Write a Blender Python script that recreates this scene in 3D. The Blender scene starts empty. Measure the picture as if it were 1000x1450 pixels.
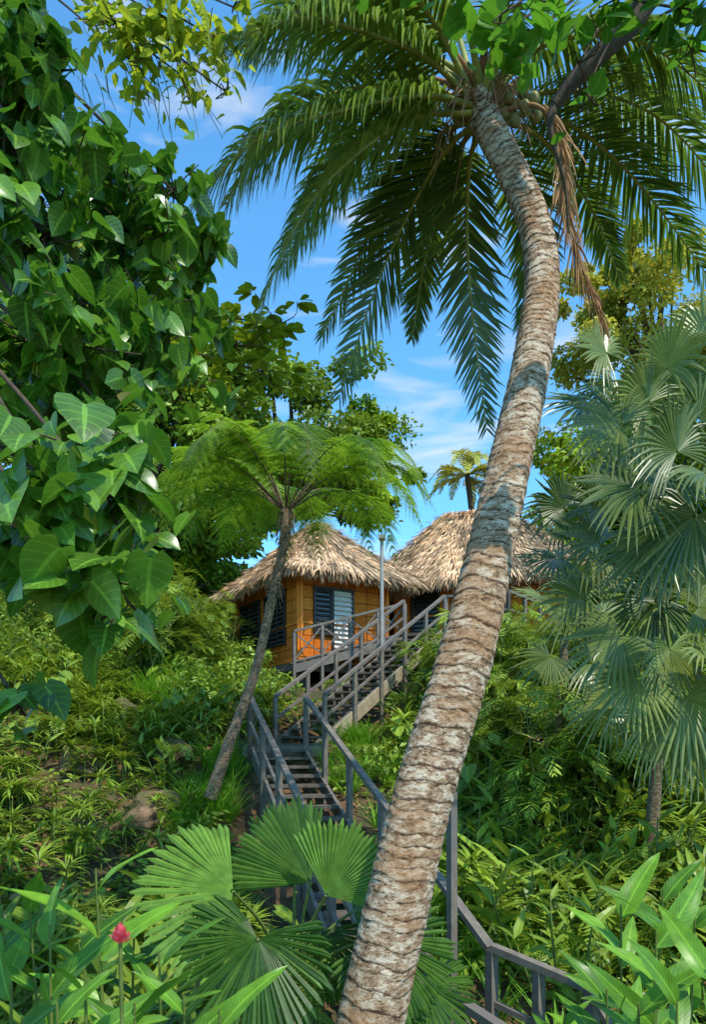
import bpy, math
import numpy as np
rng = np.random.default_rng(11)
CZ = 2.7          # eye height above the lowest ground
UP = np.array([0., 0., 1.])

def pix(b, e, d):
    """world point from frame pixel column / row as seen by the camera, depth in metres"""
    return np.array([(b-500)/1000*d, d, CZ+(1050-e)/1000*d])  # b, e are frame pixels, projected out to depth d

def nrm(v):
    v = np.asarray(v, float)
    return v/np.maximum(np.linalg.norm(v, axis=-1, keepdims=True), 1e-9)

# ------------------------------------------------------------------ materials
def newmat(name):
    m = bpy.data.materials.new(name); m.use_nodes = True
    nt = m.node_tree; nt.nodes.clear()
    out = nt.nodes.new('ShaderNodeOutputMaterial')
    return m, nt, out
def N_(nt, t, **kw):
    n = nt.nodes.new(t)
    for k, v in kw.items(): setattr(n, k, v)
    return n
def mathn(nt, op, a, b=None, c=None, clamp=False):
    n = nt.nodes.new('ShaderNodeMath'); n.operation = op; n.use_clamp = clamp
    for i, v in enumerate((a, b, c)):
        if v is None: continue
        if isinstance(v, (int, float)): n.inputs[i].default_value = v
        else: nt.links.new(v, n.inputs[i])
    return n.outputs[0]
def mix(nt, f, a, b, blend='MIX'):
    n = nt.nodes.new('ShaderNodeMix'); n.data_type = 'RGBA'; n.blend_type = blend
    for s, v in ((n.inputs[0], f), (n.inputs[6], a), (n.inputs[7], b)):
        if isinstance(v, (int, float)): s.default_value = v
        elif isinstance(v, tuple): s.default_value = (*v[:3], 1)
        else: nt.links.new(v, s)
    return n.outputs[2]
def ramp(nt, f, pts):
    n = nt.nodes.new('ShaderNodeValToRGB'); r = n.color_ramp
    while len(r.elements) < len(pts): r.elements.new(0.5)
    for e, (p, c) in zip(r.elements, pts):
        e.position = p; e.color = (*c[:3], 1) if isinstance(c, tuple) else (c, c, c, 1)
    nt.links.new(f, n.inputs[0]); return n.outputs[0]
def luv(nt):
    a = N_(nt, 'ShaderNodeAttribute', attribute_name='luv')
    s = N_(nt, 'ShaderNodeSeparateXYZ'); nt.links.new(a.outputs['Vector'], s.inputs[0])
    return s.outputs[0], s.outputs[1], s.outputs[2]

def leafmat(name, dark, light, rough=0.4, transl=0.35, tcol=None, rib=0.5, side=0, old=None, tip=None, tex=False, gain=1.75, spec=0.32):
    wb = (1.3, 1.0, 0.46)
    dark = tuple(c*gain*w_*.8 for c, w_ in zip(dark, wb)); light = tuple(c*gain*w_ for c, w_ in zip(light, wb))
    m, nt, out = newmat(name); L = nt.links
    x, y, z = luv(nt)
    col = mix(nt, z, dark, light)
    if tex:
        tc = N_(nt, 'ShaderNodeTexCoord')
        no = N_(nt, 'ShaderNodeTexNoise'); no.inputs['Scale'].default_value = 14; no.inputs['Detail'].default_value = 2; L.new(tc.outputs['Object'], no.inputs['Vector'])
        v = mathn(nt, 'MULTIPLY_ADD', no.outputs['Fac'], 1.2, 0.4)
        cv = N_(nt, 'ShaderNodeCombineColor')
        for i in range(3): L.new(v, cv.inputs[i])
        col = mix(nt, 1.0, col, cv.outputs[0], 'MULTIPLY')
    ay = mathn(nt, 'ABSOLUTE', y)
    lc = tuple(min(1, c*1.8+0.012) for c in light)
    if rib > 0:
        r = mathn(nt, 'LESS_THAN', ay, 0.09)
        r = mathn(nt, 'MULTIPLY', r, rib)
        col = mix(nt, r, col, lc)
    if side:
        s = mathn(nt, 'FRACT', mathn(nt, 'SUBTRACT', mathn(nt, 'MULTIPLY', x, float(side)), mathn(nt, 'MULTIPLY', ay, side*0.22)))
        s = mathn(nt, 'LESS_THAN', s, 0.13)
        col = mix(nt, mathn(nt, 'MULTIPLY', s, 0.28), col, lc)
    if old:
        o = mathn(nt, 'GREATER_THAN', z, 0.975)
        col = mix(nt, o, col, old)
    if tip:
        t = mathn(nt, 'MULTIPLY', mathn(nt, 'POWER', x, 6.0), 0.55, clamp=True)
        col = mix(nt, t, col, tip)
    p = N_(nt, 'ShaderNodeBsdfPrincipled'); L.new(col, p.inputs['Base Color'])
    p.inputs['Roughness'].default_value = rough; p.inputs['Specular IOR Level'].default_value = spec
    if transl > 0:
        t = N_(nt, 'ShaderNodeBsdfTranslucent')
        tcol = tcol or (light[0]*1.7, light[1]*1.4, light[2]*0.8)
        L.new(mix(nt, 0.6, col, tcol), t.inputs['Color'])
        ms = N_(nt, 'ShaderNodeMixShader'); ms.inputs[0].default_value = transl
        L.new(p.outputs[0], ms.inputs[1]); L.new(t.outputs[0], ms.inputs[2]); L.new(ms.outputs[0], out.inputs[0])
    else: L.new(p.outputs[0], out.inputs[0])
    return m

def noisemat(name, c1, c2, scale=6, rough=0.8, c3=None, stretch=(1, 1, 1), bump=0.3, attr=False):
    wb = (1.06, .95, .76)
    c1 = tuple(a*b for a, b in zip(c1, wb)); c2 = tuple(a*b for a, b in zip(c2, wb))
    m, nt, out = newmat(name); L = nt.links
    tc = N_(nt, 'ShaderNodeTexCoord'); mp = N_(nt, 'ShaderNodeMapping'); mp.inputs['Scale'].default_value = stretch
    L.new(tc.outputs['Object'], mp.inputs[0])
    no = N_(nt, 'ShaderNodeTexNoise'); no.inputs['Scale'].default_value = scale; no.inputs['Detail'].default_value = 5
    no.inputs['Roughness'].default_value = 0.65; L.new(mp.outputs[0], no.inputs['Vector'])
    f = ramp(nt, no.outputs['Fac'], [(0.3, 0.0), (0.7, 1.0)])
    col = mix(nt, f, c1, c2)
    if c3:
        n2 = N_(nt, 'ShaderNodeTexNoise'); n2.inputs['Scale'].default_value = scale*0.23; n2.inputs['Detail'].default_value = 3
        L.new(mp.outputs[0], n2.inputs['Vector'])
        col = mix(nt, ramp(nt, n2.outputs['Fac'], [(0.45, 0.0), (0.62, 1.0)]), col, c3)
    if attr:
        x, y, z = luv(nt)
        v = mathn(nt, 'MULTIPLY_ADD', z, 1.3, 0.3)
        cv = N_(nt, 'ShaderNodeCombineColor')
        for i in range(3): L.new(v, cv.inputs[i])
        col = mix(nt, 1.0, col, cv.outputs[0], 'MULTIPLY')
    p = N_(nt, 'ShaderNodeBsdfPrincipled'); L.new(col, p.inputs['Base Color']); p.inputs['Roughness'].default_value = rough
    p.inputs['Specular IOR Level'].default_value = .25
    if bump:
        b = N_(nt, 'ShaderNodeBump'); b.inputs['Strength'].default_value = bump; b.inputs['Distance'].default_value = 0.03
        L.new(no.outputs['Fac'], b.inputs['Height']); L.new(b.outputs[0], p.inputs['Normal'])
    L.new(p.outputs[0], out.inputs[0])
    return m

M = {}
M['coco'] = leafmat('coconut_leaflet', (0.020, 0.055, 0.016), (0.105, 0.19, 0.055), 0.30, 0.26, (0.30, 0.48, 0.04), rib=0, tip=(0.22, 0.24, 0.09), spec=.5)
M['dead'] = leafmat('dead_frond', (0.12, 0.07, 0.06), (0.26, 0.18, 0.15), 0.7, 0.15, (0.3, 0.2, 0.1), rib=0, gain=1.3)
M['rachis'] = noisemat('frond_rachis', (0.14, 0.17, 0.04), (0.32, 0.34, 0.09), 8, 0.5, bump=0)
M['fern'] = leafmat('tree_fern_leaf', (0.026, 0.080, 0.012), (0.11, 0.22, 0.03), 0.5, 0.46, (0.34, 0.55, 0.03), rib=0)
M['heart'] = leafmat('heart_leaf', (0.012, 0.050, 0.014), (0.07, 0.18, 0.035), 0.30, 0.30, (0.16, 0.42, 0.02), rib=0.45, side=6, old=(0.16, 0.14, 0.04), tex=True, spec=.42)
M['grape'] = leafmat('sea_grape_leaf', (0.018, 0.07, 0.014), (0.055, 0.16, 0.03), 0.4, 0.42, (0.16, 0.44, 0.02), rib=0.45, side=5, tex=True)
M['lit'] = leafmat('backlit_leaf', (0.05, 0.12, 0.015), (0.19, 0.27, 0.03), 0.4, 0.5, (0.55, 0.65, 0.04), rib=0.3)  # yellow backlight glow put into the leaf and translucent colours
M['tree1'] = leafmat('forest_leaf', (0.016, 0.050, 0.010), (0.12, 0.23, 0.045), 0.45, 0.2, rib=0)
M['tree2'] = leafmat('pale_forest_leaf', (0.06, 0.12, 0.02), (0.27, 0.33, 0.10), 0.5, 0.25, rib=0)
M['tree3'] = leafmat('bright_forest_leaf', (0.022, 0.08, 0.01), (0.16, 0.29, 0.03), 0.45, 0.22, rib=0)
M['fan'] = leafmat('fan_leaf', (0.014, 0.046, 0.016), (0.12, 0.18, 0.085), 0.32, 0.24, (0.22, 0.36, 0.05), rib=0.3, tip=(0.26, 0.28, 0.13), spec=.45)
M['fanbig'] = leafmat('licuala_leaf', (0.010, 0.044, 0.012), (0.070, 0.165, 0.05), 0.36, 0.26, (0.16, 0.42, 0.02), rib=0.25, tex=True)
M['ginger'] = leafmat('ginger_leaf', (0.016, 0.070, 0.014), (0.08, 0.21, 0.035), 0.36, 0.3, (0.2, 0.5, 0.03), rib=0.4, side=14, tex=True)
M['under'] = leafmat('understory_leaf', (0.013, 0.050, 0.011), (0.14, 0.25, 0.05), 0.40, 0.22, rib=0.2, old=(0.28, 0.17, 0.08))
M['grass'] = leafmat('grass_blade', (0.03, 0.11, 0.012), (0.11, 0.29, 0.03), 0.45, 0.3, (0.3, 0.58, 0.04), rib=0)
M['stem'] = noisemat('green_stem', (0.07, 0.12, 0.03), (0.14, 0.20, 0.05), 9, 0.6, bump=0)
M['bark'] = noisemat('bark', (0.035, 0.026, 0.02), (0.11, 0.085, 0.065), 14, 0.9, stretch=(1, 1, 0.4), bump=0.6)
M['fernbark'] = noisemat('fern_bark', (0.05, 0.035, 0.028), (0.30, 0.24, 0.19), 22, 0.95, stretch=(1, 1, 1.6), bump=0.8)
M['rock'] = noisemat('rock', (0.06, 0.04, 0.028), (0.28, 0.195, 0.14), 7, 0.95, c3=(0.08, 0.085, 0.03), bump=0.9)
M['soil'] = noisemat('soil', (0.035, 0.023, 0.015), (0.20, 0.125, 0.08), 5, 0.95, c3=(0.05, 0.055, 0.022), bump=0.8)
M['litter'] = leafmat('dry_leaf', (0.09, 0.05, 0.04), (0.26, 0.18, 0.16), 0.8, 0.0, rib=0)
M['timber'] = noisemat('grey_painted_timber', (0.11, 0.102, 0.104), (0.215, 0.20, 0.20), 7, 0.5, c3=(0.15, 0.125, 0.11), bump=0.15)
M['tread'] = noisemat('stair_tread', (0.065, 0.06, 0.06), (0.14, 0.128, 0.125), 9, 0.7, bump=0.2)
M['beam'] = noisemat('weathered_beam', (0.25, 0.22, 0.18), (0.42, 0.38, 0.32), 8, 0.8, bump=0.2)
M['darkframe'] = noisemat('dark_window_frame', (0.03, 0.03, 0.034), (0.05, 0.048, 0.055), 8, 0.45, bump=0)
M['louvre'] = noisemat('louvre_slat', (0.035, 0.033, 0.035), (0.06, 0.055, 0.058), 8, 0.5, bump=0)
M['curtain'] = noisemat('curtain', (0.5, 0.5, 0.55), (0.75, 0.76, 0.85), 10, 0.8, stretch=(4, 4, 0.2), bump=0.2)
M['post'] = noisemat('ochre_post', (0.60, 0.17, 0.02), (0.80, 0.27, 0.035), 9, 0.55, bump=0.1)
M['thatch'] = noisemat('thatch_base', (0.10, 0.065, 0.035), (0.30, 0.20, 0.13), 12, 0.95, bump=0.6)
M['straw'] = noisemat('thatch_straw', (0.42, 0.30, 0.20), (0.76, 0.60, 0.48), 4, 0.85, bump=0, attr=True)
M['nut'] = noisemat('coconut_husk', (0.13, 0.14, 0.05), (0.26, 0.23, 0.10), 5, 0.5, bump=0)
M['pink'] = leafmat('ginger_flower', (0.60, 0.06, 0.18), (0.70, 0.20, 0.5), 0.4, 0.3, (0.9, 0.15, 0.2), rib=0, gain=1.0)
M['metal'] = noisemat('lamp_metal', (0.25, 0.25, 0.28), (0.35, 0.35, 0.38), 6, 0.5, bump=0)
def glass():
    m, nt, out = newmat('dark_glass')
    p = N_(nt, 'ShaderNodeBsdfPrincipled'); p.inputs['Base Color'].default_value = (0.02, 0.02, 0.02, 1); p.inputs['Roughness'].default_value = 0.15
    nt.links.new(p.outputs[0], out.inputs[0]); return m
M['glass'] = glass()
def bamboo():
    m, nt, out = newmat('woven_bamboo'); L = nt.links
    a = N_(nt, 'ShaderNodeAttribute', attribute_name='luv')
    b = N_(nt, 'ShaderNodeTexBrick'); L.new(a.outputs['Vector'], b.inputs['Vector'])
    b.offset = 0.0; b.inputs['Scale'].default_value = 1.0; b.inputs['Brick Width'].default_value = 0.42; b.inputs['Row Height'].default_value = 0.34
    b.inputs['Mortar Size'].default_value = 0.013
    b.inputs['Color1'].default_value = (0.68, 0.165, 0.018, 1); b.inputs['Color2'].default_value = (0.80, 0.24, 0.03, 1); b.inputs['Mortar'].default_value = (0.22, 0.06, 0.01, 1)
    mp = N_(nt, 'ShaderNodeMapping'); mp.inputs['Scale'].default_value = (3, 26, 1); L.new(a.outputs['Vector'], mp.inputs[0])
    no = N_(nt, 'ShaderNodeTexNoise'); no.inputs['Scale'].default_value = 2.5; L.new(mp.outputs[0], no.inputs['Vector'])
    c = mix(nt, 1.0, b.outputs['Color'], ramp(nt, no.outputs['Fac'], [(0.3, 0.65), (0.7, 1.0)]), 'MULTIPLY')
    p = N_(nt, 'ShaderNodeBsdfPrincipled'); L.new(c, p.inputs['Base Color']); p.inputs['Roughness'].default_value = 0.7; p.inputs['Specular IOR Level'].default_value = .1
    bp = N_(nt, 'ShaderNodeBump'); bp.inputs['Strength'].default_value = 0.4; bp.inputs['Distance'].default_value = 0.01; L.new(no.outputs['Fac'], bp.inputs['Height']); L.new(bp.outputs[0], p.inputs['Normal'])
    L.new(p.outputs[0], out.inputs[0]); return m
M['bamboo'] = bamboo()
def palmbark():
    m, nt, out = newmat('coconut_trunk_bark'); L = nt.links
    x, y, z = luv(nt)
    tc = N_(nt, 'ShaderNodeTexCoord')
    n1 = N_(nt, 'ShaderNodeTexNoise'); n1.inputs['Scale'].default_value = 3.2; n1.inputs['Detail'].default_value = 3; L.new(tc.outputs['Object'], n1.inputs['Vector'])
    mp = N_(nt, 'ShaderNodeMapping'); mp.inputs['Scale'].default_value = (1, 1, 1.5); L.new(tc.outputs['Object'], mp.inputs[0])
    n2 = N_(nt, 'ShaderNodeTexNoise'); n2.inputs['Scale'].default_value = 30; n2.inputs['Detail'].default_value = 8; n2.inputs['Roughness'].default_value = 0.8; L.new(mp.outputs[0], n2.inputs['Vector'])
    mp3 = N_(nt, 'ShaderNodeMapping'); mp3.inputs['Scale'].default_value = (1, 1, 2.2); L.new(tc.outputs['Object'], mp3.inputs[0])
    n3 = N_(nt, 'ShaderNodeTexNoise'); n3.inputs['Scale'].default_value = 10; n3.inputs['Detail'].default_value = 6; n3.inputs['Roughness'].default_value = 0.78; L.new(mp3.outputs[0], n3.inputs['Vector'])
    col = mix(nt, ramp(nt, n2.outputs['Fac'], [(0.42, 0.0), (0.53, 1.0)]), (0.17, 0.09, 0.045), (0.54, 0.36, 0.22))
    col = mix(nt, ramp(nt, n3.outputs['Fac'], [(0.50, 0.0), (0.56, 0.9)]), col, (0.80, 0.65, 0.48))
    col = mix(nt, ramp(nt, n1.outputs['Fac'], [(0.48, 0.0), (0.62, 0.55)]), col, (0.44, 0.22, 0.095))
    col = mix(nt, ramp(nt, n3.outputs['Fac'], [(0.35, 0.9), (0.44, 0.0)]), col, (0.10, 0.052, 0.028))
    line = ramp(nt, mathn(nt, 'ADD', y, mathn(nt, 'MULTIPLY', mathn(nt, 'SUBTRACT', n2.outputs['Fac'], 0.5), 0.35)), [(0.0, 1.0), (0.11, 0.95), (0.22, 0.0), (0.90, 0.0), (1.0, 0.8)])
    col = mix(nt, mathn(nt, 'MULTIPLY', line, 0.9), col, (0.10, 0.05, 0.028))
    p = N_(nt, 'ShaderNodeBsdfPrincipled'); L.new(col, p.inputs['Base Color']); p.inputs['Roughness'].default_value = 0.95; p.inputs['Specular IOR Level'].default_value = .15
    b = N_(nt, 'ShaderNodeBump'); b.inputs['Strength'].default_value = 1.0; b.inputs['Distance'].default_value = 0.025; L.new(n2.outputs['Fac'], b.inputs['Height']); L.new(b.outputs[0], p.inputs['Normal'])
    L.new(p.outputs[0], out.inputs[0]); return m
M['palmbark'] = palmbark()

# ------------------------------------------------------------------ mesh helpers
SMOOTH = {'heart', 'ginger', 'grape'}
class MB:
    def __init__(s): s.V = []; s.F = []; s.A = []; s.n = 0; s.mats = []
    def mi(s, k):
        if k not in s.mats: s.mats.append(k)
        return s.mats.index(k)
    def add(s, V, F, A=None, mat='bark', smooth=False):
        V = np.asarray(V, float).reshape(-1, 3); F = np.asarray(F, int)
        if A is None: A = np.zeros((len(V), 3)); A[:, 2] = 0.5
        s.V.append(V); s.A.append(np.asarray(A, float).reshape(-1, 3)); s.F.append((F+s.n, s.mi(mat), smooth or mat in SMOOTH)); s.n += len(V)
    def build(s, name, parent=None):
        V = np.concatenate(s.V); A = np.concatenate(s.A)
        me = bpy.data.meshes.new(name)
        me.vertices.add(len(V)); me.vertices.foreach_set('co', V.astype(np.float32).ravel())
        loops = np.concatenate([f.ravel() for f, _, _ in s.F])
        tot = np.concatenate([np.full(len(f), f.shape[1]) for f, _, _ in s.F])
        mi = np.concatenate([np.full(len(f), m) for f, m, _ in s.F])
        sm = np.concatenate([np.full(len(f), q) for f, _, q in s.F])
        start = np.concatenate([[0], np.cumsum(tot)[:-1]])
        me.loops.add(len(loops)); me.loops.foreach_set('vertex_index', loops.astype(np.int32))
        me.polygons.add(len(tot)); me.polygons.foreach_set('loop_start', start.astype(np.int32))
        me.polygons.foreach_set('material_index', mi.astype(np.int32))
        me.polygons.foreach_set('use_smooth', sm.astype(bool))
        at = me.attributes.new('luv', 'FLOAT_VECTOR', 'POINT'); at.data.foreach_set('vector', A.astype(np.float32).ravel())
        for k in s.mats: me.materials.append(M[k])
        me.update(calc_edges=True)
        ob = bpy.data.objects.new(name, me); bpy.context.collection.objects.link(ob)
        if parent: ob.parent = parent
        return ob
def empty(name):
    e = bpy.data.objects.new(name, None); bpy.context.collection.objects.link(e); return e

def gridF(m, n, wrap=False):
    i, j = np.meshgrid(np.arange(m-1), np.arange(n if wrap else n-1), indexing='ij')
    i = i.ravel(); j = j.ravel(); k = (j+1) % n
    return np.stack([i*n+j, i*n+k, (i+1)*n+k, (i+1)*n+j], 1)

def leafT(W=0.5, rows=5, arch=0.15, fold=0.12, kind='ovate', wave=0.0, cols=3):
    s = np.linspace(0, 1, rows)
    if kind == 'ovate': w = np.sin(np.pi*s**0.75)**0.8
    elif kind == 'lance': w = np.sin(np.pi*np.clip(s, 0, 1)**0.7)**0.7*(1-0.25*s)
    elif kind == 'blade': w = np.minimum(1, s*6+0.5)*(1-s**2.2)
    elif kind == 'obovate': w = np.sin(np.pi*s**1.5)**0.7
    elif kind == 'heart': w = np.array([np.interp(q, [0, .06, .15, .3, .45, .6, .75, .88, 1], [0.45, .78, .95, 1, .93, .76, .50, .25, 0.0]) for q in s])
    w = np.where(np.isnan(w), 0, w); w = np.maximum(w, 0.015)
    cc = np.linspace(-1, 1, cols)
    V = np.zeros((rows, cols, 3)); A = np.zeros((rows, cols, 3))
    for j, c in enumerate(cc):
        V[:, j, 0] = c*w*W/2
        V[:, j, 1] = s*(1-0.25*abs(arch))
        V[:, j, 2] = -arch*s**2+(abs(c)-.45*c*c)*fold*w*W*1.6 + wave*np.sin(s*11+c*2)*abs(c)
        if kind == 'heart': V[:, j, 1] -= 0.17*abs(c)*(1-s)**5
        A[:, j, 0] = s; A[:, j, 1] = c
    return V.reshape(-1, 3), gridF(rows, cols), A.reshape(-1, 3)
def quadT(w=0.32):
    V = np.array([(0, 0, 0), (w, .45, .08), (0, 1, -.1), (-w, .45, .08)], float)
    A = np.array([(0, 0, 0), (.5, 1, 0), (1, 0, 0), (.5, -1, 0)], float)
    return V, np.array([[0, 1, 2, 3]]), A

def frames(D, Nn):
    Y = nrm(D); Z = nrm(Nn-np.sum(Nn*Y, -1, keepdims=True)*Y); X = np.cross(Y, Z)
    return np.stack([X, Y, Z], -1)
def inst(mb, T, P, D, Nn, sc, rnd, mat):
    V, F, A = T; P = np.asarray(P, float).reshape(-1, 3); k = len(P)
    D = np.broadcast_to(D, (k, 3)); Nn = np.broadcast_to(Nn, (k, 3)); sc = np.broadcast_to(sc, (k,)); rnd = np.broadcast_to(rnd, (k,))
    R = frames(D, Nn)*sc[:, None, None]
    W = np.einsum('kij,nj->kni', R, V)+P[:, None, :]
    FF = (F[None]+(np.arange(k)*len(V))[:, None, None]).reshape(-1, F.shape[1])
    AA = np.broadcast_to(A, (k, len(V), 3)).copy()
    AA[:, :, 2] = rnd[:, None]
    mb.add(W, FF, AA, mat)

def spline(pts, n):
    pts = np.asarray(pts, float)
    p = np.vstack([2*pts[0]-pts[1], pts, 2*pts[-1]-pts[-2]]); m = len(pts)-1
    u = np.linspace(0, m, n); i = np.minimum(u.astype(int), m-1); t = (u-i)[:, None]
    a, b, c, d = p[i], p[i+1], p[i+2], p[i+3]
    return 0.5*((2*b)+(-a+c)*t+(2*a-5*b+4*c-d)*t*t+(-a+3*b-3*c+d)*t**3)
def tube(mb, pts, rad, n=8, mat='bark', seg=None, smooth=True):
    pts = np.asarray(pts, float); rad = np.broadcast_to(rad, (len(pts),)).astype(float)
    if seg:
        r = np.interp(np.linspace(0, len(pts)-1, seg), np.arange(len(pts)), rad); pts = spline(pts, seg); rad = r
    T = nrm(np.gradient(pts, axis=0)); ref = np.array([1., 0.13, 0.07]) if abs(T[:, 0]).mean() < 0.8 else np.array([0.1, 1, 0.])
    X = nrm(np.cross(T, ref)); Y = np.cross(T, X)
    a = np.linspace(0, 2*np.pi, n, endpoint=False)
    V = pts[:, None]+rad[:, None, None]*(np.cos(a)[None, :, None]*X[:, None]+np.sin(a)[None, :, None]*Y[:, None])
    mb.add(V, gridF(len(pts), n, True), None, mat, smooth)
    mb.add(V[-1], np.arange(n)[None], None, mat)
def beam(mb, a, b, w, h, mat='timber', up=UP):
    a = np.asarray(a, float); b = np.asarray(b, float); t = nrm(b-a)
    if abs(t[2]) > 0.95 and up is UP: up = np.array([0.51, -0.86, 0.])
    x = nrm(np.cross(t, up)); y = np.cross(x, t)
    V = [p+sx*x*w/2+sy*y*h/2 for p in (a, b) for sx, sy in ((-1, -1), (1, -1), (1, 1), (-1, 1))]
    mb.add(V, [[0, 1, 2, 3], [7, 6, 5, 4], [0, 4, 5, 1], [1, 5, 6, 2], [2, 6, 7, 3], [3, 7, 4, 0]], None, mat)

# ------------------------------------------------------------------ pinnate frond
def frond(mb, pts, nl=90, Lmax=0.7, width=0.03, ang=55, grav=0.25, B=None, mat='coco', rach=0.02, segs=5, s0=0.12, up=0.15, tone=None, jit=0.08, rmat='rachis'):
    C = spline(pts, 80); T = nrm(np.gradient(C, axis=0))
    tube(mb, C[::3], np.linspace(rach, rach*0.2, len(C[::3])), 6, rmat)
    if B is None:
        h = C[-1]-C[0]; h[2] = 0; B = nrm(np.cross(nrm(h), UP))
    tone = rng.uniform(0.2, 0.8) if tone is None else tone
    for sd in (-1, 1):
        s = np.clip(np.linspace(s0, 0.995, nl)+rng.normal(0, 0.003, nl), 0, 1)
        idx = s*79; i = np.minimum(idx.astype(int), 78); f = (idx-i)[:, None]
        P = C[i]*(1-f)+C[i+1]*f; t = nrm(T[i]*(1-f)+T[i+1]*f)
        Bs = nrm(B-np.sum(B*t, -1, keepdims=True)*t)
        Nn = nrm(np.cross(Bs, t)); Nn *= np.where(Nn[:, 2:3] < -0.2, -1, 1)
        q = (s-s0)/(1-s0)
        Ln = Lmax*np.interp(q, [0, .08, .3, .6, .85, 1], [.35, .75, 1, .95, .6, .28])*rng.uniform(0.82, 1.08, nl)
        an = np.radians(ang*(1-0.45*q)+rng.normal(0, 6, nl))[:, None]
        d = nrm(t*np.cos(an)+sd*Bs*np.sin(an)+Nn*(up+rng.normal(0, jit, nl)[:, None]))
        Wd = nrm(t-np.sum(t*d, -1, keepdims=True)*d)
        g = grav*rng.uniform(0.5, 1.6, nl)[:, None]
        rows = []; p = P.copy()
        wp = np.interp(np.linspace(0, 1, segs+1), [0, .15, .5, .8, 1], [.5, 1, .9, .55, .03])
        for k in range(segs+1):
            w = width*wp[k]/2*(0.5+0.5*Ln/Lmax)[:, None]
            rows.append(np.stack([p-Wd*w, p+Wd*w], 1))
            p = p+d*(Ln/segs)[:, None]; d = nrm(d-UP*g*(0.5+k/segs))
            Wd = nrm(Wd-np.sum(Wd*d, -1, keepdims=True)*d)
        V = np.stack(rows, 1)
        F = gridF(segs+1, 2)[None]+(np.arange(nl)*(segs+1)*2)[:, None, None]
        A = np.zeros((nl, segs+1, 2, 3)); A[..., 0] = np.linspace(0, 1, segs+1)[None, :, None]; A[..., 1] = [-1, 1]
        A[..., 2] = np.clip(tone+rng.normal(0, 0.2, nl), 0, 1)[:, None, None]
        mb.add(V, F.reshape(-1, 4), A, mat)

def fan(mb, hub, D, Nn, R, spread=250, nseg=34, split=0.62, droop=0.12, mat='fan', tone=0.5, pleat=0.5, cup=0.12, torn=0.06):
    hub = np.asarray(hub, float); D = nrm(np.asarray(D, float)); Nn = np.asarray(Nn, float); Nn = nrm(Nn-np.dot(Nn, D)*D); X = np.cross(D, Nn)
    a = np.radians(np.linspace(-spread/2, spread/2, nseg)); dl = np.radians(spread)/nseg/2
    rr = np.array([0.03, 0.3, split, split+(1-split)*.45, split+(1-split)*.8, 1.0]); m = len(rr)
    V = np.zeros((nseg, m, 3, 3)); A = np.zeros((nseg, m, 3, 3))
    ln = R*(0.78+0.22*np.cos(a*0.7))*rng.uniform(0.91, 1.04, nseg)
    dr = droop*rng.uniform(0.5, 1.7, nseg); ja = rng.normal(0, torn, nseg)*0.4
    wv = rng.uniform(0, 6.28); wa = .07*np.sin(a*2.3+wv)+.04*np.sin(a*5+wv*2)
    for i in range(nseg):
        for k in range(m):
            r = rr[k]; hw = r*np.tan(dl) if r <= split else split*np.tan(dl)*(1-(r-split)/(1-split))**0.8+0.002
            aa = a[i]+(ja[i]*(r-split) if r > split else 0)
            rad = D*np.cos(aa)+X*np.sin(aa); tan = -D*np.sin(aa)+X*np.cos(aa)
            c = hub+ln[i]*(rad*r+Nn*(cup+wa[i])*r*r)-UP*dr[i]*R*max(0, r-0.3)**1.8*1.6
            for j, q in enumerate((-1, 0, 1)):
                V[i, k, j] = c+tan*q*hw*ln[i]+(Nn*pleat*hw*ln[i] if q == 0 else 0)
                A[i, k, j] = (r, q, 0)
        A[i, :, :, 2] = np.clip(tone+rng.normal(0, 0.12), 0, 0.95)
    F = gridF(m, 3)[None]+(np.arange(nseg)*m*3)[:, None, None]
    mb.add(V, F.reshape(-1, 4), A, mat)

# ------------------------------------------------------------------ terrain
YS = [-60, 5.5, 8, 10, 13, 16, 19, 24, 30, 45, 80, 400]
ZS = [-2.75, -2.75, -2.35, -1.75, -0.45, 0.55, 1.5, 2.5, 4.6, 9, 16, 18]
def Hh(x, y):
    x = np.asarray(x, float); y = np.asarray(y, float)
    z = np.interp(y, YS, ZS)
    k = np.clip((y-4)/6, 0, 1)
    z = z+0.17*k*np.clip(-x-1.5, 0, 14)+0.10*k*np.clip(x-3, 0, 14)
    z = z+0.10*np.sin(x*1.3+y*0.7)*k+0.07*np.sin(x*2.9-y*2.1)*k+0.5*np.sin(x*0.21+2)*np.sin(y*0.17)*np.clip((y-24)/10, 0, 1)
    return z+CZ
def axis_pts(lo, hi, dense_lo, dense_hi, nd, nc):
    return np.concatenate([np.linspace(lo, dense_lo, nc, endpoint=False), np.linspace(dense_lo, dense_hi, nd), np.linspace(dense_hi, hi, nc+1)[1:]])
xs = axis_pts(-400, 400, -16, 16, 150, 24); ys = axis_pts(-60, 400, 0, 34, 160, 24)
Xg, Yg = np.meshgrid(xs, ys); Zg = Hh(Xg, Yg)+rng.normal(0, 0.035, Xg.shape)*(np.abs(Xg) < 16)
g = MB(); g.add(np.stack([Xg, Yg, Zg], -1), gridF(len(ys), len(xs)), None, 'soil', True); g.build('ground')

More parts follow.
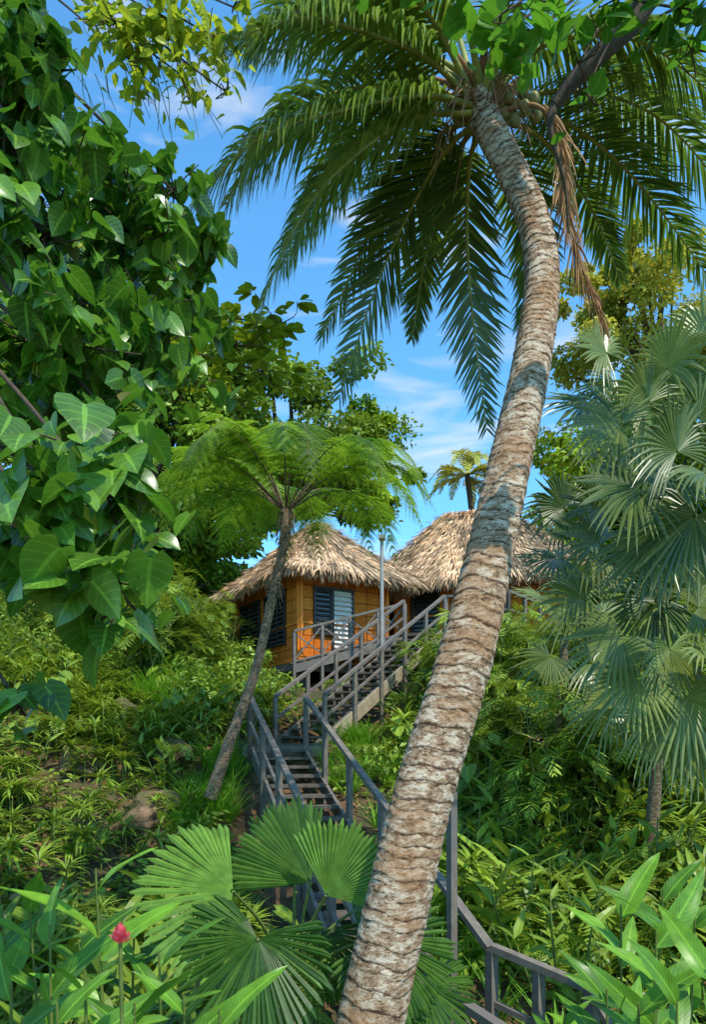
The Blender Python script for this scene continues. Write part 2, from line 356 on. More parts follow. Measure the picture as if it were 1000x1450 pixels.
# ------------------------------------------------------------------ coconut palm
cp = MB()
trunk = [(470, 1760, 4.15), (520, 1470, 4.2), (560, 1290, 4.3), (605, 1105, 4.45), (658, 930, 4.6), (697, 780, 4.8), (728, 630, 5.0), (755, 500, 5.2), (768, 400, 5.35), (757, 320, 5.45), (727, 250, 5.5), (690, 175, 5.55), (676, 140, 5.55)]
tw = [104, 95, 91, 84, 77, 66, 58, 53, 48, 44, 41, 40, 44]
TP = np.array([pix(*t) for t in trunk]); TR = np.array([w*t[2]/2000 for w, t in zip(tw, trunk)])
NS = 900; C = spline(TP, NS); r0 = np.interp(np.linspace(0, len(TP)-1, NS), np.arange(len(TP)), TR)
T = nrm(np.gradient(C, axis=0)); X = nrm(np.cross(T, [0.1, 1, 0])); Y = np.cross(T, X)
arc = np.concatenate([[0], np.cumsum(np.linalg.norm(np.diff(C, axis=0), axis=1))])
na = 64; a = np.linspace(0, 2*np.pi, na, endpoint=False)
rings = [0]
while rings[-1] < arc[-1]+0.3: rings.append(rings[-1]+rng.uniform(0.035, 0.12)*(1.0 if rings[-1] < 5 else 0.7))
rings = np.array(rings)
sl = arc[:, None]+0.022*np.sin(a+0.6)[None]+0.014*np.sin(2*a+arc[:, None]*2.2)+0.010*np.sin(5*a[None]+arc[:, None]*6)
ki = np.searchsorted(rings, sl)-1; ki = np.clip(ki, 0, len(rings)-2)
ph = np.clip((sl-rings[ki])/(rings[ki+1]-rings[ki]), 0, 1)
ringamp = rng.uniform(0.2, 1.6, len(rings))[ki]
disp = ringamp*0.006*(1-ph)**1.2-0.009*np.exp(-((ph-0.0)/0.08)**2)
disp += 0.005*np.sin(3*a[None]+arc[:, None]*1.7)+0.005*np.sin(arc[:, None]*3.1+a[None])+rng.normal(0, 0.0018, disp.shape)
V = C[:, None]+(r0[:, None]+disp)[..., None]*(np.cos(a)[None, :, None]*X[:, None]+np.sin(a)[None, :, None]*Y[:, None])
A = np.zeros((NS, na, 3)); A[..., 0] = sl; A[..., 1] = ph; A[..., 2] = 0.5
cp.add(V, gridF(NS, na, True), A, 'palmbark', True)
K = pix(684, 150, 5.55)
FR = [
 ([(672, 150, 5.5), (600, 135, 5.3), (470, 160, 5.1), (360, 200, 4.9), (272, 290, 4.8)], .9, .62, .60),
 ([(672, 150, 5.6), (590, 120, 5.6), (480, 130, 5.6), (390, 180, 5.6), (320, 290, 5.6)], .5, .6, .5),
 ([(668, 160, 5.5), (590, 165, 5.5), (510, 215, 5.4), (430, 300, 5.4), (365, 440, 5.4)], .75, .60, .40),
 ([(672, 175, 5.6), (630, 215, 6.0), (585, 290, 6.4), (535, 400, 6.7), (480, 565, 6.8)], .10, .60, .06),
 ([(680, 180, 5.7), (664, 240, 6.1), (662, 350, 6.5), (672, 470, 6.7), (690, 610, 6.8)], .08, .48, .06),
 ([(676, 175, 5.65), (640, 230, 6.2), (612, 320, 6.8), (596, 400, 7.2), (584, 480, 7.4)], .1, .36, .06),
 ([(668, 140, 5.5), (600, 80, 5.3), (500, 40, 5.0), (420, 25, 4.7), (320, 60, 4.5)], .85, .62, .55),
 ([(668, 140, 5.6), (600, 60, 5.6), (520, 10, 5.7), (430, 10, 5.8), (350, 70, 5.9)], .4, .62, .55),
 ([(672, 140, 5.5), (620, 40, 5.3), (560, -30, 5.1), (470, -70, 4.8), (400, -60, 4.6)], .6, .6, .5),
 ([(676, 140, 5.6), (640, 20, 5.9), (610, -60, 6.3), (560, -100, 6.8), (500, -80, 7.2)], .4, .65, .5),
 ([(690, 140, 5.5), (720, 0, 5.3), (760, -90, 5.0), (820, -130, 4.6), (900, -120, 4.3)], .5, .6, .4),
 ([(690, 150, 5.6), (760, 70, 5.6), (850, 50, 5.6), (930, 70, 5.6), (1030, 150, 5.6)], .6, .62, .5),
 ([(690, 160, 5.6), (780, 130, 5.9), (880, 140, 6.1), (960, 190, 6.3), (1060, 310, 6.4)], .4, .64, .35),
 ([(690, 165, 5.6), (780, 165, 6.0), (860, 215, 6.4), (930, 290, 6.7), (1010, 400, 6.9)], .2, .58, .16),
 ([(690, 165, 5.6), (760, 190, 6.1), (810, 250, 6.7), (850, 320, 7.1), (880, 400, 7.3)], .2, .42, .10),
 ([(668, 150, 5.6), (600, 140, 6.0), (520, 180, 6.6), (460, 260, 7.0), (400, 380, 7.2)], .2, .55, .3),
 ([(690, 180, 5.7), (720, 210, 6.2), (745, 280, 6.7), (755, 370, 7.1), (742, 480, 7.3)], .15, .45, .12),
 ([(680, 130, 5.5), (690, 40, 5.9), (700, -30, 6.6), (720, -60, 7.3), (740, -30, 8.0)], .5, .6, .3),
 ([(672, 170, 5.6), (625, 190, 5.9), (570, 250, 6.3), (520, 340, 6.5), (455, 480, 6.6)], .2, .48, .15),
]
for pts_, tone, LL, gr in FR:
    frond(cp, [pix(*p) for p in pts_], 125, LL, 0.028, 60, gr, None, 'coco', 0.026, 5, 0.16, 0.05, tone)
frond(cp, [pix(*p) for p in [(770, 150, 5.5), (800, 190, 5.5), (805, 280, 5.55), (825, 380, 5.6), (858, 470, 5.6)]], 80, 0.42, 0.02, 24, 0.3, np.array([0.5, 0.85, 0.1]), 'dead', 0.022, 5, 0.2, 0.05, 0.6, 0.2, 'dead')
frond(cp, [pix(*p) for p in [(700, 160, 5.5), (760, 150, 5.4), (790, 190, 5.35), (800, 260, 5.35), (806, 340, 5.35)]], 50, 0.32, 0.018, 25, 0.4, None, 'dead', 0.022, 5, 0.3, 0.05, 0.8, 0.2, 'dead')
for i in range(18):
    th = i*2.4; d = np.array([np.cos(th), np.sin(th), 0.5+0.5*rng.random()]); b = K+np.array([0, 0, -0.05])+0.02*i*UP*0.6
    tube(cp, [b, b+nrm(d)*0.22, b+nrm(d)*0.5+UP*-0.02], [0.05, 0.03, 0.02], 8, 'rachis' if i % 3 else 'dead', 8)
for i in range(50):
    th = rng.uniform(0, 6.28); b = K+np.array([np.cos(th)*.1, np.sin(th)*.1, rng.uniform(-.1, .1)]); o = np.array([np.cos(th), np.sin(th), 0])
    tube(cp, [b, b+o*0.15+UP*.03, b+o*rng.uniform(.2, .38)-UP*rng.uniform(.1, .45)], [0.008, 0.006, 0.003], 5, 'dead', 8)
def ellipsoid(mb, c, rx, rz, mat, n=14):
    u = np.linspace(0, np.pi, n); v = np.linspace(0, 2*np.pi, n*2, endpoint=False)
    P = np.stack([np.outer(np.sin(u), np.cos(v))*rx, np.outer(np.sin(u), np.sin(v))*rx, np.outer(np.cos(u), np.ones_like(v))*rz], -1)
    mb.add(P+np.asarray(c), gridF(n, 2*n, True), None, mat, True)
for b, e, d in [(716, 160, 5.5), (730, 170, 5.5), (744, 152, 5.45), (760, 164, 5.5), (722, 138, 5.45), (742, 130, 5.5), (757, 140, 5.45), (648, 165, 5.6), (640, 150, 5.7)]:
    ellipsoid(cp, pix(b, e, d), 0.044, 0.055, 'nut')
cp.build('coconut_palm')

dp = MB(); c = pix(662, 672, 36)
tube(dp, [np.array([c[0]+0.8, 36, Hh(c[0], 36)]), c+np.array([.5, 0, -4]), c], [.25, .2, .14], 8, 'bark', 12)
for i in range(17):
    th = i*2.399; o = np.array([np.cos(th), np.sin(th), 0]); e = rng.uniform(-.3, .8)
    frond(dp, [c, c+o*0.7+UP*e*.9, c+o*1.4+UP*(e*1.1-.1), c+o*2.1+UP*(e*.8-.8)], 34, 0.6, 0.08, 60, .3, mat='tree2', tone=.5, rach=.04, segs=3)
dp.build('coconut_palm.001')

# ------------------------------------------------------------------ tree fern
tf = MB(); FC = pix(405, 722, 11)
tube(tf, [pix(298, 1130, 11), pix(325, 1050, 11), pix(360, 955, 11), (pix(385, 850, 11)), pix(402, 770, 11), FC], [.11, .09, .075, .07, .075, .09], 14, 'fernbark', 60)
for i in range(110):
    t = rng.uniform(0.3, 1); p = spline([pix(360, 955, 11), pix(385, 850, 11), pix(402, 770, 11), FC], 50)[int(t*49)]
    th = rng.uniform(0, 6.28); o = np.array([np.cos(th), np.sin(th), 0])
    tube(tf, [p+o*.06, p+o*.11+UP*.03, p+o*.15-UP*rng.uniform(.02, .15)], [.012, .008, .004], 5, 'fernbark')
LQ = (np.array([(-.19, 0, 0), (.19, 0, 0), (.15, .7, -.03), (0, 1, -.1), (-.15, .7, -.03)], float), np.array([[0, 1, 2, 3, 4]]), np.array([(0, -1, 0), (0, 1, 0), (.7, 1, 0), (1, 0, 0), (.7, -1, 0)], float))
def fern_frond(mb, pts, npn=30, Lp=0.42, tone=0.5, nlf=15, mat='fern', rach=0.012, rm='stem'):
    C = spline(pts, 60); T = nrm(np.gradient(C, axis=0)); tube(mb, C[::4], np.linspace(rach, .003, len(C[::4])), 5, rm)
    h = C[-1]-C[0]; h = h*[1, 1, 0]; B = nrm(np.cross(nrm(h), UP))
    for sd in (-1, 1):
        s = np.linspace(0.2, 0.985, npn); i = (s*59).astype(int); P = C[i]; t = T[i]; q = (s-.2)/.8
        Ln = Lp*np.interp(q, [0, .1, .35, .6, .85, 1], [.45, .75, 1, .9, .45, .1])*rng.uniform(.88, 1.06, npn); an = np.radians(76-26*q+rng.normal(0, 3, npn))[:, None]
        Nn = nrm(np.cross(B, t)); Nn *= np.sign(Nn[:, 2:3]+1e-6)
        d = nrm(t*np.cos(an)+sd*B*np.sin(an)+rng.normal(0, .08, (npn, 1))*Nn-UP*.12)
        k = np.linspace(0.06, 1, nlf)
        PP = P[:, None]+d[:, None]*(Ln[:, None]*k)[..., None]-UP*(0.30*Ln[:, None]*k**2)[..., None]
        dd = nrm(np.broadcast_to(d[:, None], PP.shape)-UP*(0.5*k)[None, :, None])
        w = nrm(np.cross(dd, np.broadcast_to(Nn[:, None], PP.shape)))
        ll = (0.155*Ln[:, None]*np.sqrt(np.clip(1.05-k, 0, 1))[None])*np.ones_like(k) + 0.007
        for s2 in (-1, 1):
            base = PP.reshape(-1, 3); D2 = nrm((w*s2+dd*0.45)).reshape(-1, 3)
            inst(mb, LQ, base, D2, np.broadcast_to(Nn[:, None], PP.shape).reshape(-1, 3)+rng.normal(0, .15, base.shape), ll.reshape(-1), np.clip(tone+rng.normal(0, .12, len(base)), 0, 1), mat)
nfr = 20
for i in range(nfr):
    th = 2*np.pi*i/nfr+rng.normal(0, .08); o = np.array([np.cos(th), np.sin(th), 0]); Lf = rng.uniform(2.1, 2.5); e = rng.uniform(.7, 1.1)
    fern_frond(tf, [FC+o*.05, FC+o*Lf*.28+UP*e*.58, FC+o*Lf*.58+UP*e*.80, FC+o*Lf*.83+UP*e*.50, FC+o*Lf*.98-UP*rng.uniform(.0, .45)], 28, .52, np.clip(rng.normal(.5, .3), 0, 1), rm='fernbark', rach=.016)
for i in range(6):
    th = rng.uniform(0, 6.28); o = np.array([np.cos(th), np.sin(th), 0])
    fern_frond(tf, [FC+o*.05, FC+o*.35+UP*.45, FC+o*.8+UP*.9, FC+o*1.3+UP*1.05, FC+o*1.7+UP*.95], 24, .36, .8, rm='fernbark')
tf.build('tree_fern')

# ------------------------------------------------------------------ stairs
stairs = empty('timber_staircase')
sb = MB(); tb = MB()
def flight(c0, c1, width, n):
    c0 = np.asarray(c0, float); c1 = np.asarray(c1, float); h = (c1-c0)*[1, 1, 0]; L = np.linalg.norm(h); h = h/L; r = np.array([h[1], -h[0], 0])
    for i in range(n):
        p = c0+(c1-c0)*((i+0.5)/n)
        beam(tb, p-r*(width/2-.03), p+r*(width/2-.03), 0.27, 0.045, 'tread')
    for s in (-1, 1):
        beam(sb, c0+r*s*(width/2)-UP*.12-h*.1, c1+r*s*(width/2)-UP*.12, 0.05, 0.24, 'timber')
    return r
def rail(p0, p1, nposts, hgt=0.9, low=True, wide=0.085, zlow=-0.3):
    p0 = np.asarray(p0, float); p1 = np.asarray(p1, float)
    beam(sb, p0+UP*hgt, p1+UP*hgt, wide, 0.06)
    if low: beam(sb, p0+UP*hgt*.5, p1+UP*hgt*.5, 0.045, 0.05)
    for i in range(nposts):
        p = p0+(p1-p0)*(i/(nposts-1)); q = p+UP*(hgt-0.03); beam(sb, np.array([p[0], p[1], min(p[2]+zlow, Hh(p[0], p[1])-.1)]), q, 0.075, 0.075)
Rt = np.array([-0.91, 13.0, CZ-.09]); Rb = np.array([1.14, 6.0, CZ-2.67]); off = np.array([.96, .281, 0])
Bt = Rt-off*.475; Bb = Rb-off*.475
flight(Bb, Bt, 0.95, 19)
rail(Rt+off*.04, Rb+off*.04, 6, low=False); rail(Rt-off*.99, Rb-off*.99, 6)
rail(Rb+off*.04+np.array([0, -.04, 0]), np.array([1.80, 5.35, CZ-2.80]), 3, .93)
rail(np.array([1.80, 5.30, CZ-2.80]), np.array([1.75, 4.3, CZ-2.95]), 2, .93)
rail(np.array([.62, 5.25, CZ-2.75]), np.array([1.2, 4.4, CZ-2.9]), 2, .93)
for i in range(8): beam(tb, np.array([0.15, 5.9-.17*i, CZ-2.69]), np.array([1.85, 5.7-.17*i, CZ-2.69]), .15, .04, 'tread')
beam(sb, np.array([.89, 6.35, CZ-2.9]), np.array([.89, 6.35, CZ-.45]), .07, .07)
lc = np.array([-1.25, 13.45, CZ-.06])
for i in range(7): beam(tb, lc+np.array([-.75, -.42+.15*i, 0]), lc+np.array([.75, -.3+.15*i, 0]), .14, .045, 'tread')
rail(Rt-off*.99, lc+np.array([-.75, .65, 0.03]), 2)
beam(sb, lc+np.array([-.78, -.5, -.12]), lc+np.array([.78, -.42, -.12]), .05, .2)
A0 = np.array([-1.05, 13.75, CZ+0.0]); A1 = np.array([1.85, 18.5, CZ+2.85]); hA = nrm((A1-A0)*[1, 1, 0]); rA = np.array([hA[1], -hA[0], 0])
flight(A0, A1, 1.0, 17)
beam(sb, A0+rA*.54-UP*.1, A1+rA*.54-UP*.1, .03, .26, 'beam')
rail(A0-rA*.58, A1-rA*.58, 6); rail(A0+rA*.60, A1+rA*.60, 6)
for i in range(9): beam(tb, A1+hA*(.1+.16*i)-rA*.8, A1+hA*(.1+.16*i)+rA*1.4, .15, .05, 'tread')
pA = A1+hA*.1+rA*.6; rail(pA, pA+rA*1.6+hA*.2, 3); rail(pA+rA*1.6+hA*.2, pA+rA*1.8+hA*2.2, 3)
w0 = np.array([-1.55, 18.55, CZ+2.05]); w1 = A1-rA*.6+hA*.1
def xrail(p0, p1, n, hgt=.85):
    rail(p0, p1, n+1, hgt, False)
    for i in range(n):
        a_ = p0+(p1-p0)*i/n; b_ = p0+(p1-p0)*(i+1)/n
        beam(sb, a_+UP*.08, b_+UP*(hgt-.06), .035, .04); beam(sb, a_+UP*(hgt-.06)+np.array([0, .04, 0]), b_+UP*.08+np.array([0, .04, 0]), .03, .04)
        beam(sb, a_+UP*.05, b_+UP*.05, .04, .05)
xrail(w0, w1, 4)
for i in range(14):
    p = w0+(w1-w0)*i/13; beam(tb, p, p+np.array([-.25, 1.2, 0]), .2, .04, 'tread')
beam(sb, w0-UP*.14, w1-UP*.14, .06, .22)
sb.build('frame_and_handrails', stairs); tb.build('treads', stairs)

lp = MB(); b0 = pix(541, 900, 17.6); b0[2] = Hh(b0[0], b0[1])-.1; t0 = pix(541, 765, 17.6)
tube(lp, [b0, t0], [.055, .045], 10, 'metal'); beam(lp, t0+np.array([-.02, -.25, .03]), t0+np.array([.02, .12, .06]), .16, .09, 'metal', np.array([0, .1, 1.])); tube(lp, [b0+UP*.9, b0+UP*1.05], [.09, .09], 10, 'metal')
lp.build('lamp_post')

# ------------------------------------------------------------------ bungalows
STR = (np.array([(-.03, 0, 0), (.03, 0, 0), (.025, .6, -.02), (.004, 1, -.08), (-.025, .62, -.02)], float), np.array([[0, 1, 2, 3, 4]]), np.zeros((5, 3)))
def thatch(mb, e, r0, r1, n=9000, thick=0.22):
    e = [np.asarray(q, float) for q in e]
    planes = [(e[0], e[1], r1, r0), (e[1], e[2], r1, r1), (e[2], e[3], r0, r1), (e[3], e[0], r0, r0)]
    tot = sum(np.linalg.norm(b-a)+np.linalg.norm(c-d) for a, b, c, d in planes)
    for a_, b_, c_, d_ in planes:
        m, k = 14, 22
        u, v = np.meshgrid(np.linspace(0, 1, k), np.linspace(0, 1, m))
        P = ((a_*(1-u[..., None])+b_*u[..., None])*(1-v[..., None])+(d_*(1-u[..., None])+c_*u[..., None])*v[..., None])
        nn = nrm(np.cross(b_-a_, ((c_+d_)/2-a_))); nn = nn if nn[2] > 0 else -nn
        P2 = P-nn*(0.10*np.sin(np.pi*v)[..., None])+nn*(rng.normal(0, .015, v.shape)[..., None])*(v > 0)[..., None]*(v < 1)[..., None]*(u > 0)[..., None]*(u < 1)[..., None]
        mb.add(P2, gridF(m, k), None, 'thatch', True)
        mb.add([a_-UP*thick, b_-UP*thick, c_-UP*thick*1.5, d_-UP*thick*1.5], [[3, 2, 1, 0]], None, 'thatch'); mb.add([a_, b_, b_-UP*thick, a_-UP*thick], [[0, 1, 2, 3]], None, 'thatch')
        nk = int(n*(np.linalg.norm(b_-a_)+np.linalg.norm(c_-d_))/tot)
        v = 1-np.sqrt(rng.random(nk)) if np.allclose(c_, d_) else rng.random(nk)*0.98
        u = rng.random(nk)
        v = np.floor(v*9+rng.random(nk)*.9)/9+rng.normal(0, .025, nk); v = np.clip(v, -0.0, 1)
        q = ((a_*(1-u[:, None])+b_*u[:, None])*(1-v[:, None])+(d_*(1-u[:, None])+c_*u[:, None])*v[:, None])-nn*(0.10*np.sin(np.pi*v))[:, None]
        down = -(((d_*(1-u[:, None])+c_*u[:, None]))-((a_*(1-u[:, None])+b_*u[:, None])))
        down = nrm(nrm(down)+rng.normal(0, .13, (nk, 3)))+nn*rng.uniform(-.02, .12, (nk, 1))
        tone = np.clip(rng.normal(.5, .24, nk)+0.28*np.sin(u*23+v*6)*np.sin(u*9+1), 0, 1)
        inst(mb, STR, q+nn*.03, down, nn+rng.normal(0, .4, (nk, 3)), rng.uniform(.3, .65, nk), tone, 'straw')
        ne = int(np.linalg.norm(b_-a_)*130); u = rng.random(ne)[:, None]; q = a_*(1-u)+b_*u; ou = nn*[1, 1, 0]
        inst(mb, STR, q-UP*rng.uniform(0, .14, (ne, 1))-ou*.03, -UP+ou*rng.uniform(.1, .7, (ne, 1))+rng.normal(0, .18, (ne, 3)), ou+rng.normal(0, .4, (ne, 3)), rng.uniform(.16, .38, ne), rng.uniform(0, .9, ne), 'straw')
    nk = 900; u = rng.random(nk)[:, None]; q = r0*(1-u)+r1*u+rng.normal(0, .03, (nk, 3)); pr = nrm(np.cross(r1-r0+1e-3, UP))
    sd = np.sign(rng.normal(0, 1, (nk, 1)))
    inst(mb, STR, q+UP*.05, pr*sd*.9-UP*.6+rng.normal(0, .25, (nk, 3)), UP+rng.normal(0, .3, (nk, 3)), rng.uniform(.25, .5, nk), rng.uniform(.3, 1, nk), 'straw')
    for c in e:
        rr_ = r0 if np.linalg.norm(c-r0) < np.linalg.norm(c-r1) else r1
        nk = 500; u = rng.random(nk)[:, None]; q = c*(1-u)+rr_*u-UP*0.06*np.sin(np.pi*u)
        inst(mb, STR, q+UP*.05, nrm(c-rr_)+rng.normal(0, .3, (nk, 3)), UP+rng.normal(0, .3, (nk, 3)), rng.uniform(.2, .45, nk), rng.uniform(.2, 1, nk), 'straw')
def wallq(mb, p0, p1, z0, z1, mat='bamboo'):
    L = np.linalg.norm((p1-p0)[:2])
    V = [np.array([p0[0], p0[1], z0]), np.array([p1[0], p1[1], z0]), np.array([p1[0], p1[1], z1]), np.array([p0[0], p0[1], z1])]
    mb.add(V, [[0, 1, 2, 3]], [(0, 0, .5), (L, 0, .5), (L, z1-z0, .5), (0, z1-z0, .5)], mat)
def window(mb, p0, dirv, nout, t0, t1, z0, z1, panes=2, curtain=False):
    def q(t, z, o): r = p0+dirv*t+nout*o; return np.array([r[0], r[1], z])
    mb.add([q(t0, z0, .02), q(t1, z0, .02), q(t1, z1, .02), q(t0, z1, .02)], [[0, 1, 2, 3]], None, 'curtain' if curtain else 'glass')
    beam(mb, q(t0-.03, z0, .04), q(t1+.03, z0, .04), .09, .07, 'darkframe'); beam(mb, q(t0-.03, z1, .04), q(t1+.03, z1, .04), .09, .07, 'darkframe')
    for i in range(panes+1):
        t = t0+(t1-t0)*i/panes; beam(mb, q(t, z0+.036, .04), q(t, z1-.036, .04), .06, .06, 'darkframe')
    for i in range(panes):
        ta = t0+(t1-t0)*i/panes+.035; tb_ = t0+(t1-t0)*(i+1)/panes-.035; ns = int((z1-z0)/.13)
        for k in range(ns):
            z = z0+.08+k*.13
            if z > z1-.08: break
            mb.add([q(ta, z, .09), q(tb_, z, .09), q(tb_, z+.07, .035), q(ta, z+.07, .035)], [[0, 1, 2, 3]], None, 'curtain' if curtain else 'louvre')
def bungalow(name, C0, av, la, lb, zf, zt, ze, zr, over, inset, wins, n=9000):
    root = empty(name); av = nrm(np.array([*av, 0.])); bv = np.array([-av[1], av[0], 0]); C0 = np.array([*C0, 0.])
    cs = [C0, C0+av*la, C0+av*la+bv*lb, C0+bv*lb]
    w = MB()
    for i in range(4): wallq(w, cs[i], cs[(i+1) % 4], zf, zt)
    outs = [-bv, av, bv, -av]
    for i in range(4):
        p, q = cs[i], cs[(i+1) % 4]; d = nrm(q-p); L = np.linalg.norm(q-p); o = outs[i]
        P = lambda t, z, oo: np.array([*(p+d*t+o*oo)[:2], z])
        beam(w, P(-.05, zf+.0, .035), P(L+.05, zf+.0, .035), .07, .16, 'post'); beam(w, P(-.05, zt-.08, .035), P(L+.05, zt-.08, .035), .07, .16, 'post')
        beam(w, P(-.05, zf+1.02, .02), P(L+.05, zf+1.02, .02), .035, .05, 'post')
        for t in (0.0, L):
            beam(w, P(t, zf+.085, .035), P(t, zt-.165, .035), .12, .078, 'post', d)
    w.build('walls', root)
    fl = MB()
    for i in range(4):
        o = outs[i]; p, q = cs[i], cs[(i+1) % 4]; d = nrm(q-p)
        a_ = p-d*.3+o*.3; b_ = q+d*.3+o*.3
        beam(fl, np.array([*a_[:2], zf-.22]), np.array([*b_[:2], zf-.22]), .08, .2, 'timber')
    fl.add([np.array([*(c+o)[:2], zf-.1]) for c, o in zip(cs, [-(av+bv)*.33, (av-bv)*.33, (av+bv)*.33, (bv-av)*.33])], [[0, 1, 2, 3]], None, 'beam')
    for s in (0.05, .5, .95):
        for t in (0.05, .5, .95):
            p = C0+av*la*s+bv*lb*t; beam(fl, np.array([p[0], p[1], Hh(p[0], p[1])-.3]), np.array([p[0], p[1], zf-.12]), .16, .16, 'timber')
    fl.build('floor_and_stilts', root)
    wd = MB()
    for wi, t0, t1, z0, z1, pn, cur in wins:
        p, q = cs[wi], cs[(wi+1) % 4]; d = nrm(q-p); L = np.linalg.norm(q-p)
        if wi == 3: t0, t1 = L-t1, L-t0
        window(wd, p, d, outs[wi], t0, t1, zf+z0, zf+z1, pn, cur)
    if wins: wd.build('windows_and_door', root)
    rf = MB(); E = [C0-(av+bv)*over, C0+av*(la+over)-bv*over, C0+av*(la+over)+bv*(lb+over), C0-av*over+bv*(lb+over)]
    E = [np.array([*c[:2], ze]) for c in E]
    if la >= lb:
        r0 = C0+av*inset[0]+bv*lb/2; r1 = C0+av*(la-inset[1])+bv*lb/2
    else:
        r0 = C0+bv*inset[0]+av*la/2; r1 = C0+bv*(lb-inset[1])+av*la/2
        E = [E[1], E[2], E[3], E[0]]
    r0[2] = r1[2] = zr
    thatch(rf, E, r0, r1, n)
    rf.build('thatched_roof', root)
    return root
Z = CZ
bungalow('thatched_bungalow', (-1.42, 19.0), (.86, .51), 2.75, 4.7, Z+2.2, Z+4.8, Z+4.62, Z+6.45, .66, (1.4, 1.4),
    [(0, .42, .95, .75, 2.0, 1, False), (0, .98, 1.62, .05, 2.0, 1, True), (3, .9, 2.3, .55, 2.05, 3, False), (3, 2.7, 4.2, .55, 2.05, 2, False)], 15000)
bungalow('thatched_bungalow.001', (1.0, 24.2), (.86, .30), 3.0, 3.0, Z+2.6, Z+4.9, Z+4.75, Z+6.5, .7, (1.2, 1.2), [], 5000)
bungalow('thatched_bungalow.002', (1.35, 21.6), (.92, -.38), 4.9, 3.6, Z+2.75, Z+4.9, Z+4.68, Z+7.3, .85, (.95, 2.0), [(0, .5, 1.3, .05, 1.9, 1, False), (0, 2.0, 3.4, .6, 1.8, 3, False)], 14000)

# ------------------------------------------------------------------ trees
QT = quadT(); HT = leafT(.92, 9, .2, .10, 'heart', cols=5); OV = leafT(.5, 5, .2, .15, 'ovate'); OB = leafT(.55, 5, .15, .1, 'obovate')
GIN = leafT(.27, 10, .30, .16, 'lance', .012, cols=5)
def crown(mb, c, R, ncl, nlf, size, mat='tree1', cr=0.3, T_=None, flat=.6, limbs=None):
    c = np.asarray(c, float); R = np.asarray(R, float)
    d = nrm(rng.normal(0, 1, (ncl, 3))); rad = rng.uniform(.35, 1.0, (ncl, 1))**.6; cc = c+d*rad*R*(1+0.15*rng.normal(0, 1, (ncl, 1)))
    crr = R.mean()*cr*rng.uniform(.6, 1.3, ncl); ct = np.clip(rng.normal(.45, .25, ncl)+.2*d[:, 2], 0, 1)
    k = rng.integers(0, ncl, nlf); o = nrm(rng.normal(0, 1, (nlf, 3))+[0, 0, .35]); rr_ = rng.uniform(.25, 1, nlf)**.5*(1+np.abs(rng.normal(0, .18, nlf)))
    P = cc[k]+o*(crr[k]*rr_)[:, None]*[1, 1, flat]
    D = nrm(o*[1, 1, .3]+rng.normal(0, .5, (nlf, 3))-UP*.25); Nn = nrm(o+UP*.7+rng.normal(0, .45, (nlf, 3)))
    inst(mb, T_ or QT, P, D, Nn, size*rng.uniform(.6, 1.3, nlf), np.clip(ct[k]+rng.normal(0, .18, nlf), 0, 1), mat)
    if limbs is not None:
        for j in range(0, ncl, max(1, ncl//14)):
            m_ = (limbs+cc[j])/2+rng.normal(0, .3, 3)*R.mean()*.15
            tube(mb, [limbs, m_, cc[j]], [R.mean()*.045, R.mean()*.03, R.mean()*.01], 6, 'bark', 8)
def tree(name, b, e, d, R, ncl, nlf, size, mat='tree1', cr=.3, extra=()):
    mb = MB(); c = pix(b, e, d); gz = Hh(c[0], d); fork = np.array([c[0]+.2, d, max(gz+1, c[2]-R[2]*.75)])
    tube(mb, [np.array([c[0]-.2, d, gz-.4]), np.array([c[0], d, (gz+fork[2])/2]), fork], [R[0]*.07, R[0]*.055, R[0]*.05], 10, 'bark', 12)
    crown(mb, c, R, ncl, nlf, size, mat, cr, limbs=fork)
    for (b2, e2, d2, R2, n2, l2, m2) in extra: crown(mb, pix(b2, e2, d2), R2, n2, l2, size, m2, cr, limbs=fork)
    mb.build(name)
tree('forest_tree', 400, 620, 27, (4.0, 3.5, 3.4), 75, 28000, .22, 'tree1', .2, [(280, 640, 26, (3.2, 3, 3.0), 35, 13000, 'tree1'), (510, 680, 27, (1.9, 2, 2.0), 24, 7000, 'tree3')])
tree('forest_tree', 170, 640, 25, (5, 3.5, 5.0), 80, 26000, .25, 'tree1', .22)
tree('forest_tree', 60, 520, 30, (6, 4, 5), 50, 13000, .3, 'tree2', .22)
tree('forest_tree', 930, 470, 24, (3.6, 3, 3.0), 70, 19000, .18, 'tree2', .17, [(880, 390, 23, (1.5, 1.5, 1.2), 16, 4500, 'tree2')])
tree('forest_tree', 900, 700, 22, (3.0, 2.5, 2.8), 50, 16000, .2, 'tree3', .24, [(800, 820, 22, (1.5, 1.6, 1.0), 20, 7000, 'tree3'), (1000, 640, 20, (2.5, 2, 2.6), 30, 9000, 'tree1')])
tree('forest_tree', 805, 690, 27, (1.3, 1.4, 2.0), 40, 4500, .15, 'tree2', .16)
tree('forest_tree', 250, 790, 27, (2.2, 2.0, 2.1), 36, 14000, .2, 'tree3', .28, [(190, 870, 21, (1.8, 1.5, 1.1), 22, 9000, 'tree3'), (110, 860, 21, (2.0, 1.5, 1.3), 22, 9000, 'tree3')])
fm = MB()
for x, y, r in [(-26, 44, 8), (-16, 48, 7), (18, 46, 6), (27, 44, 8), (36, 50, 9), (-38, 50, 9), (14, 38, 3.0), (-9, 40, 5.0)]:
    crown(fm, [x, y, Hh(x, y)+r*.5], (r, r*.7, r*.75), 45, 6000, .55, 'tree1', .26)
for x, y in [(-3, 50), (3, 50), (8, 46), (10, 60), (0, 64)]: crown(fm, [x, y, Hh(x, y)+.2], (4, 3, 1.4), 20, 3000, .4, 'tree1', .3)
fm.build('distant_treeline')

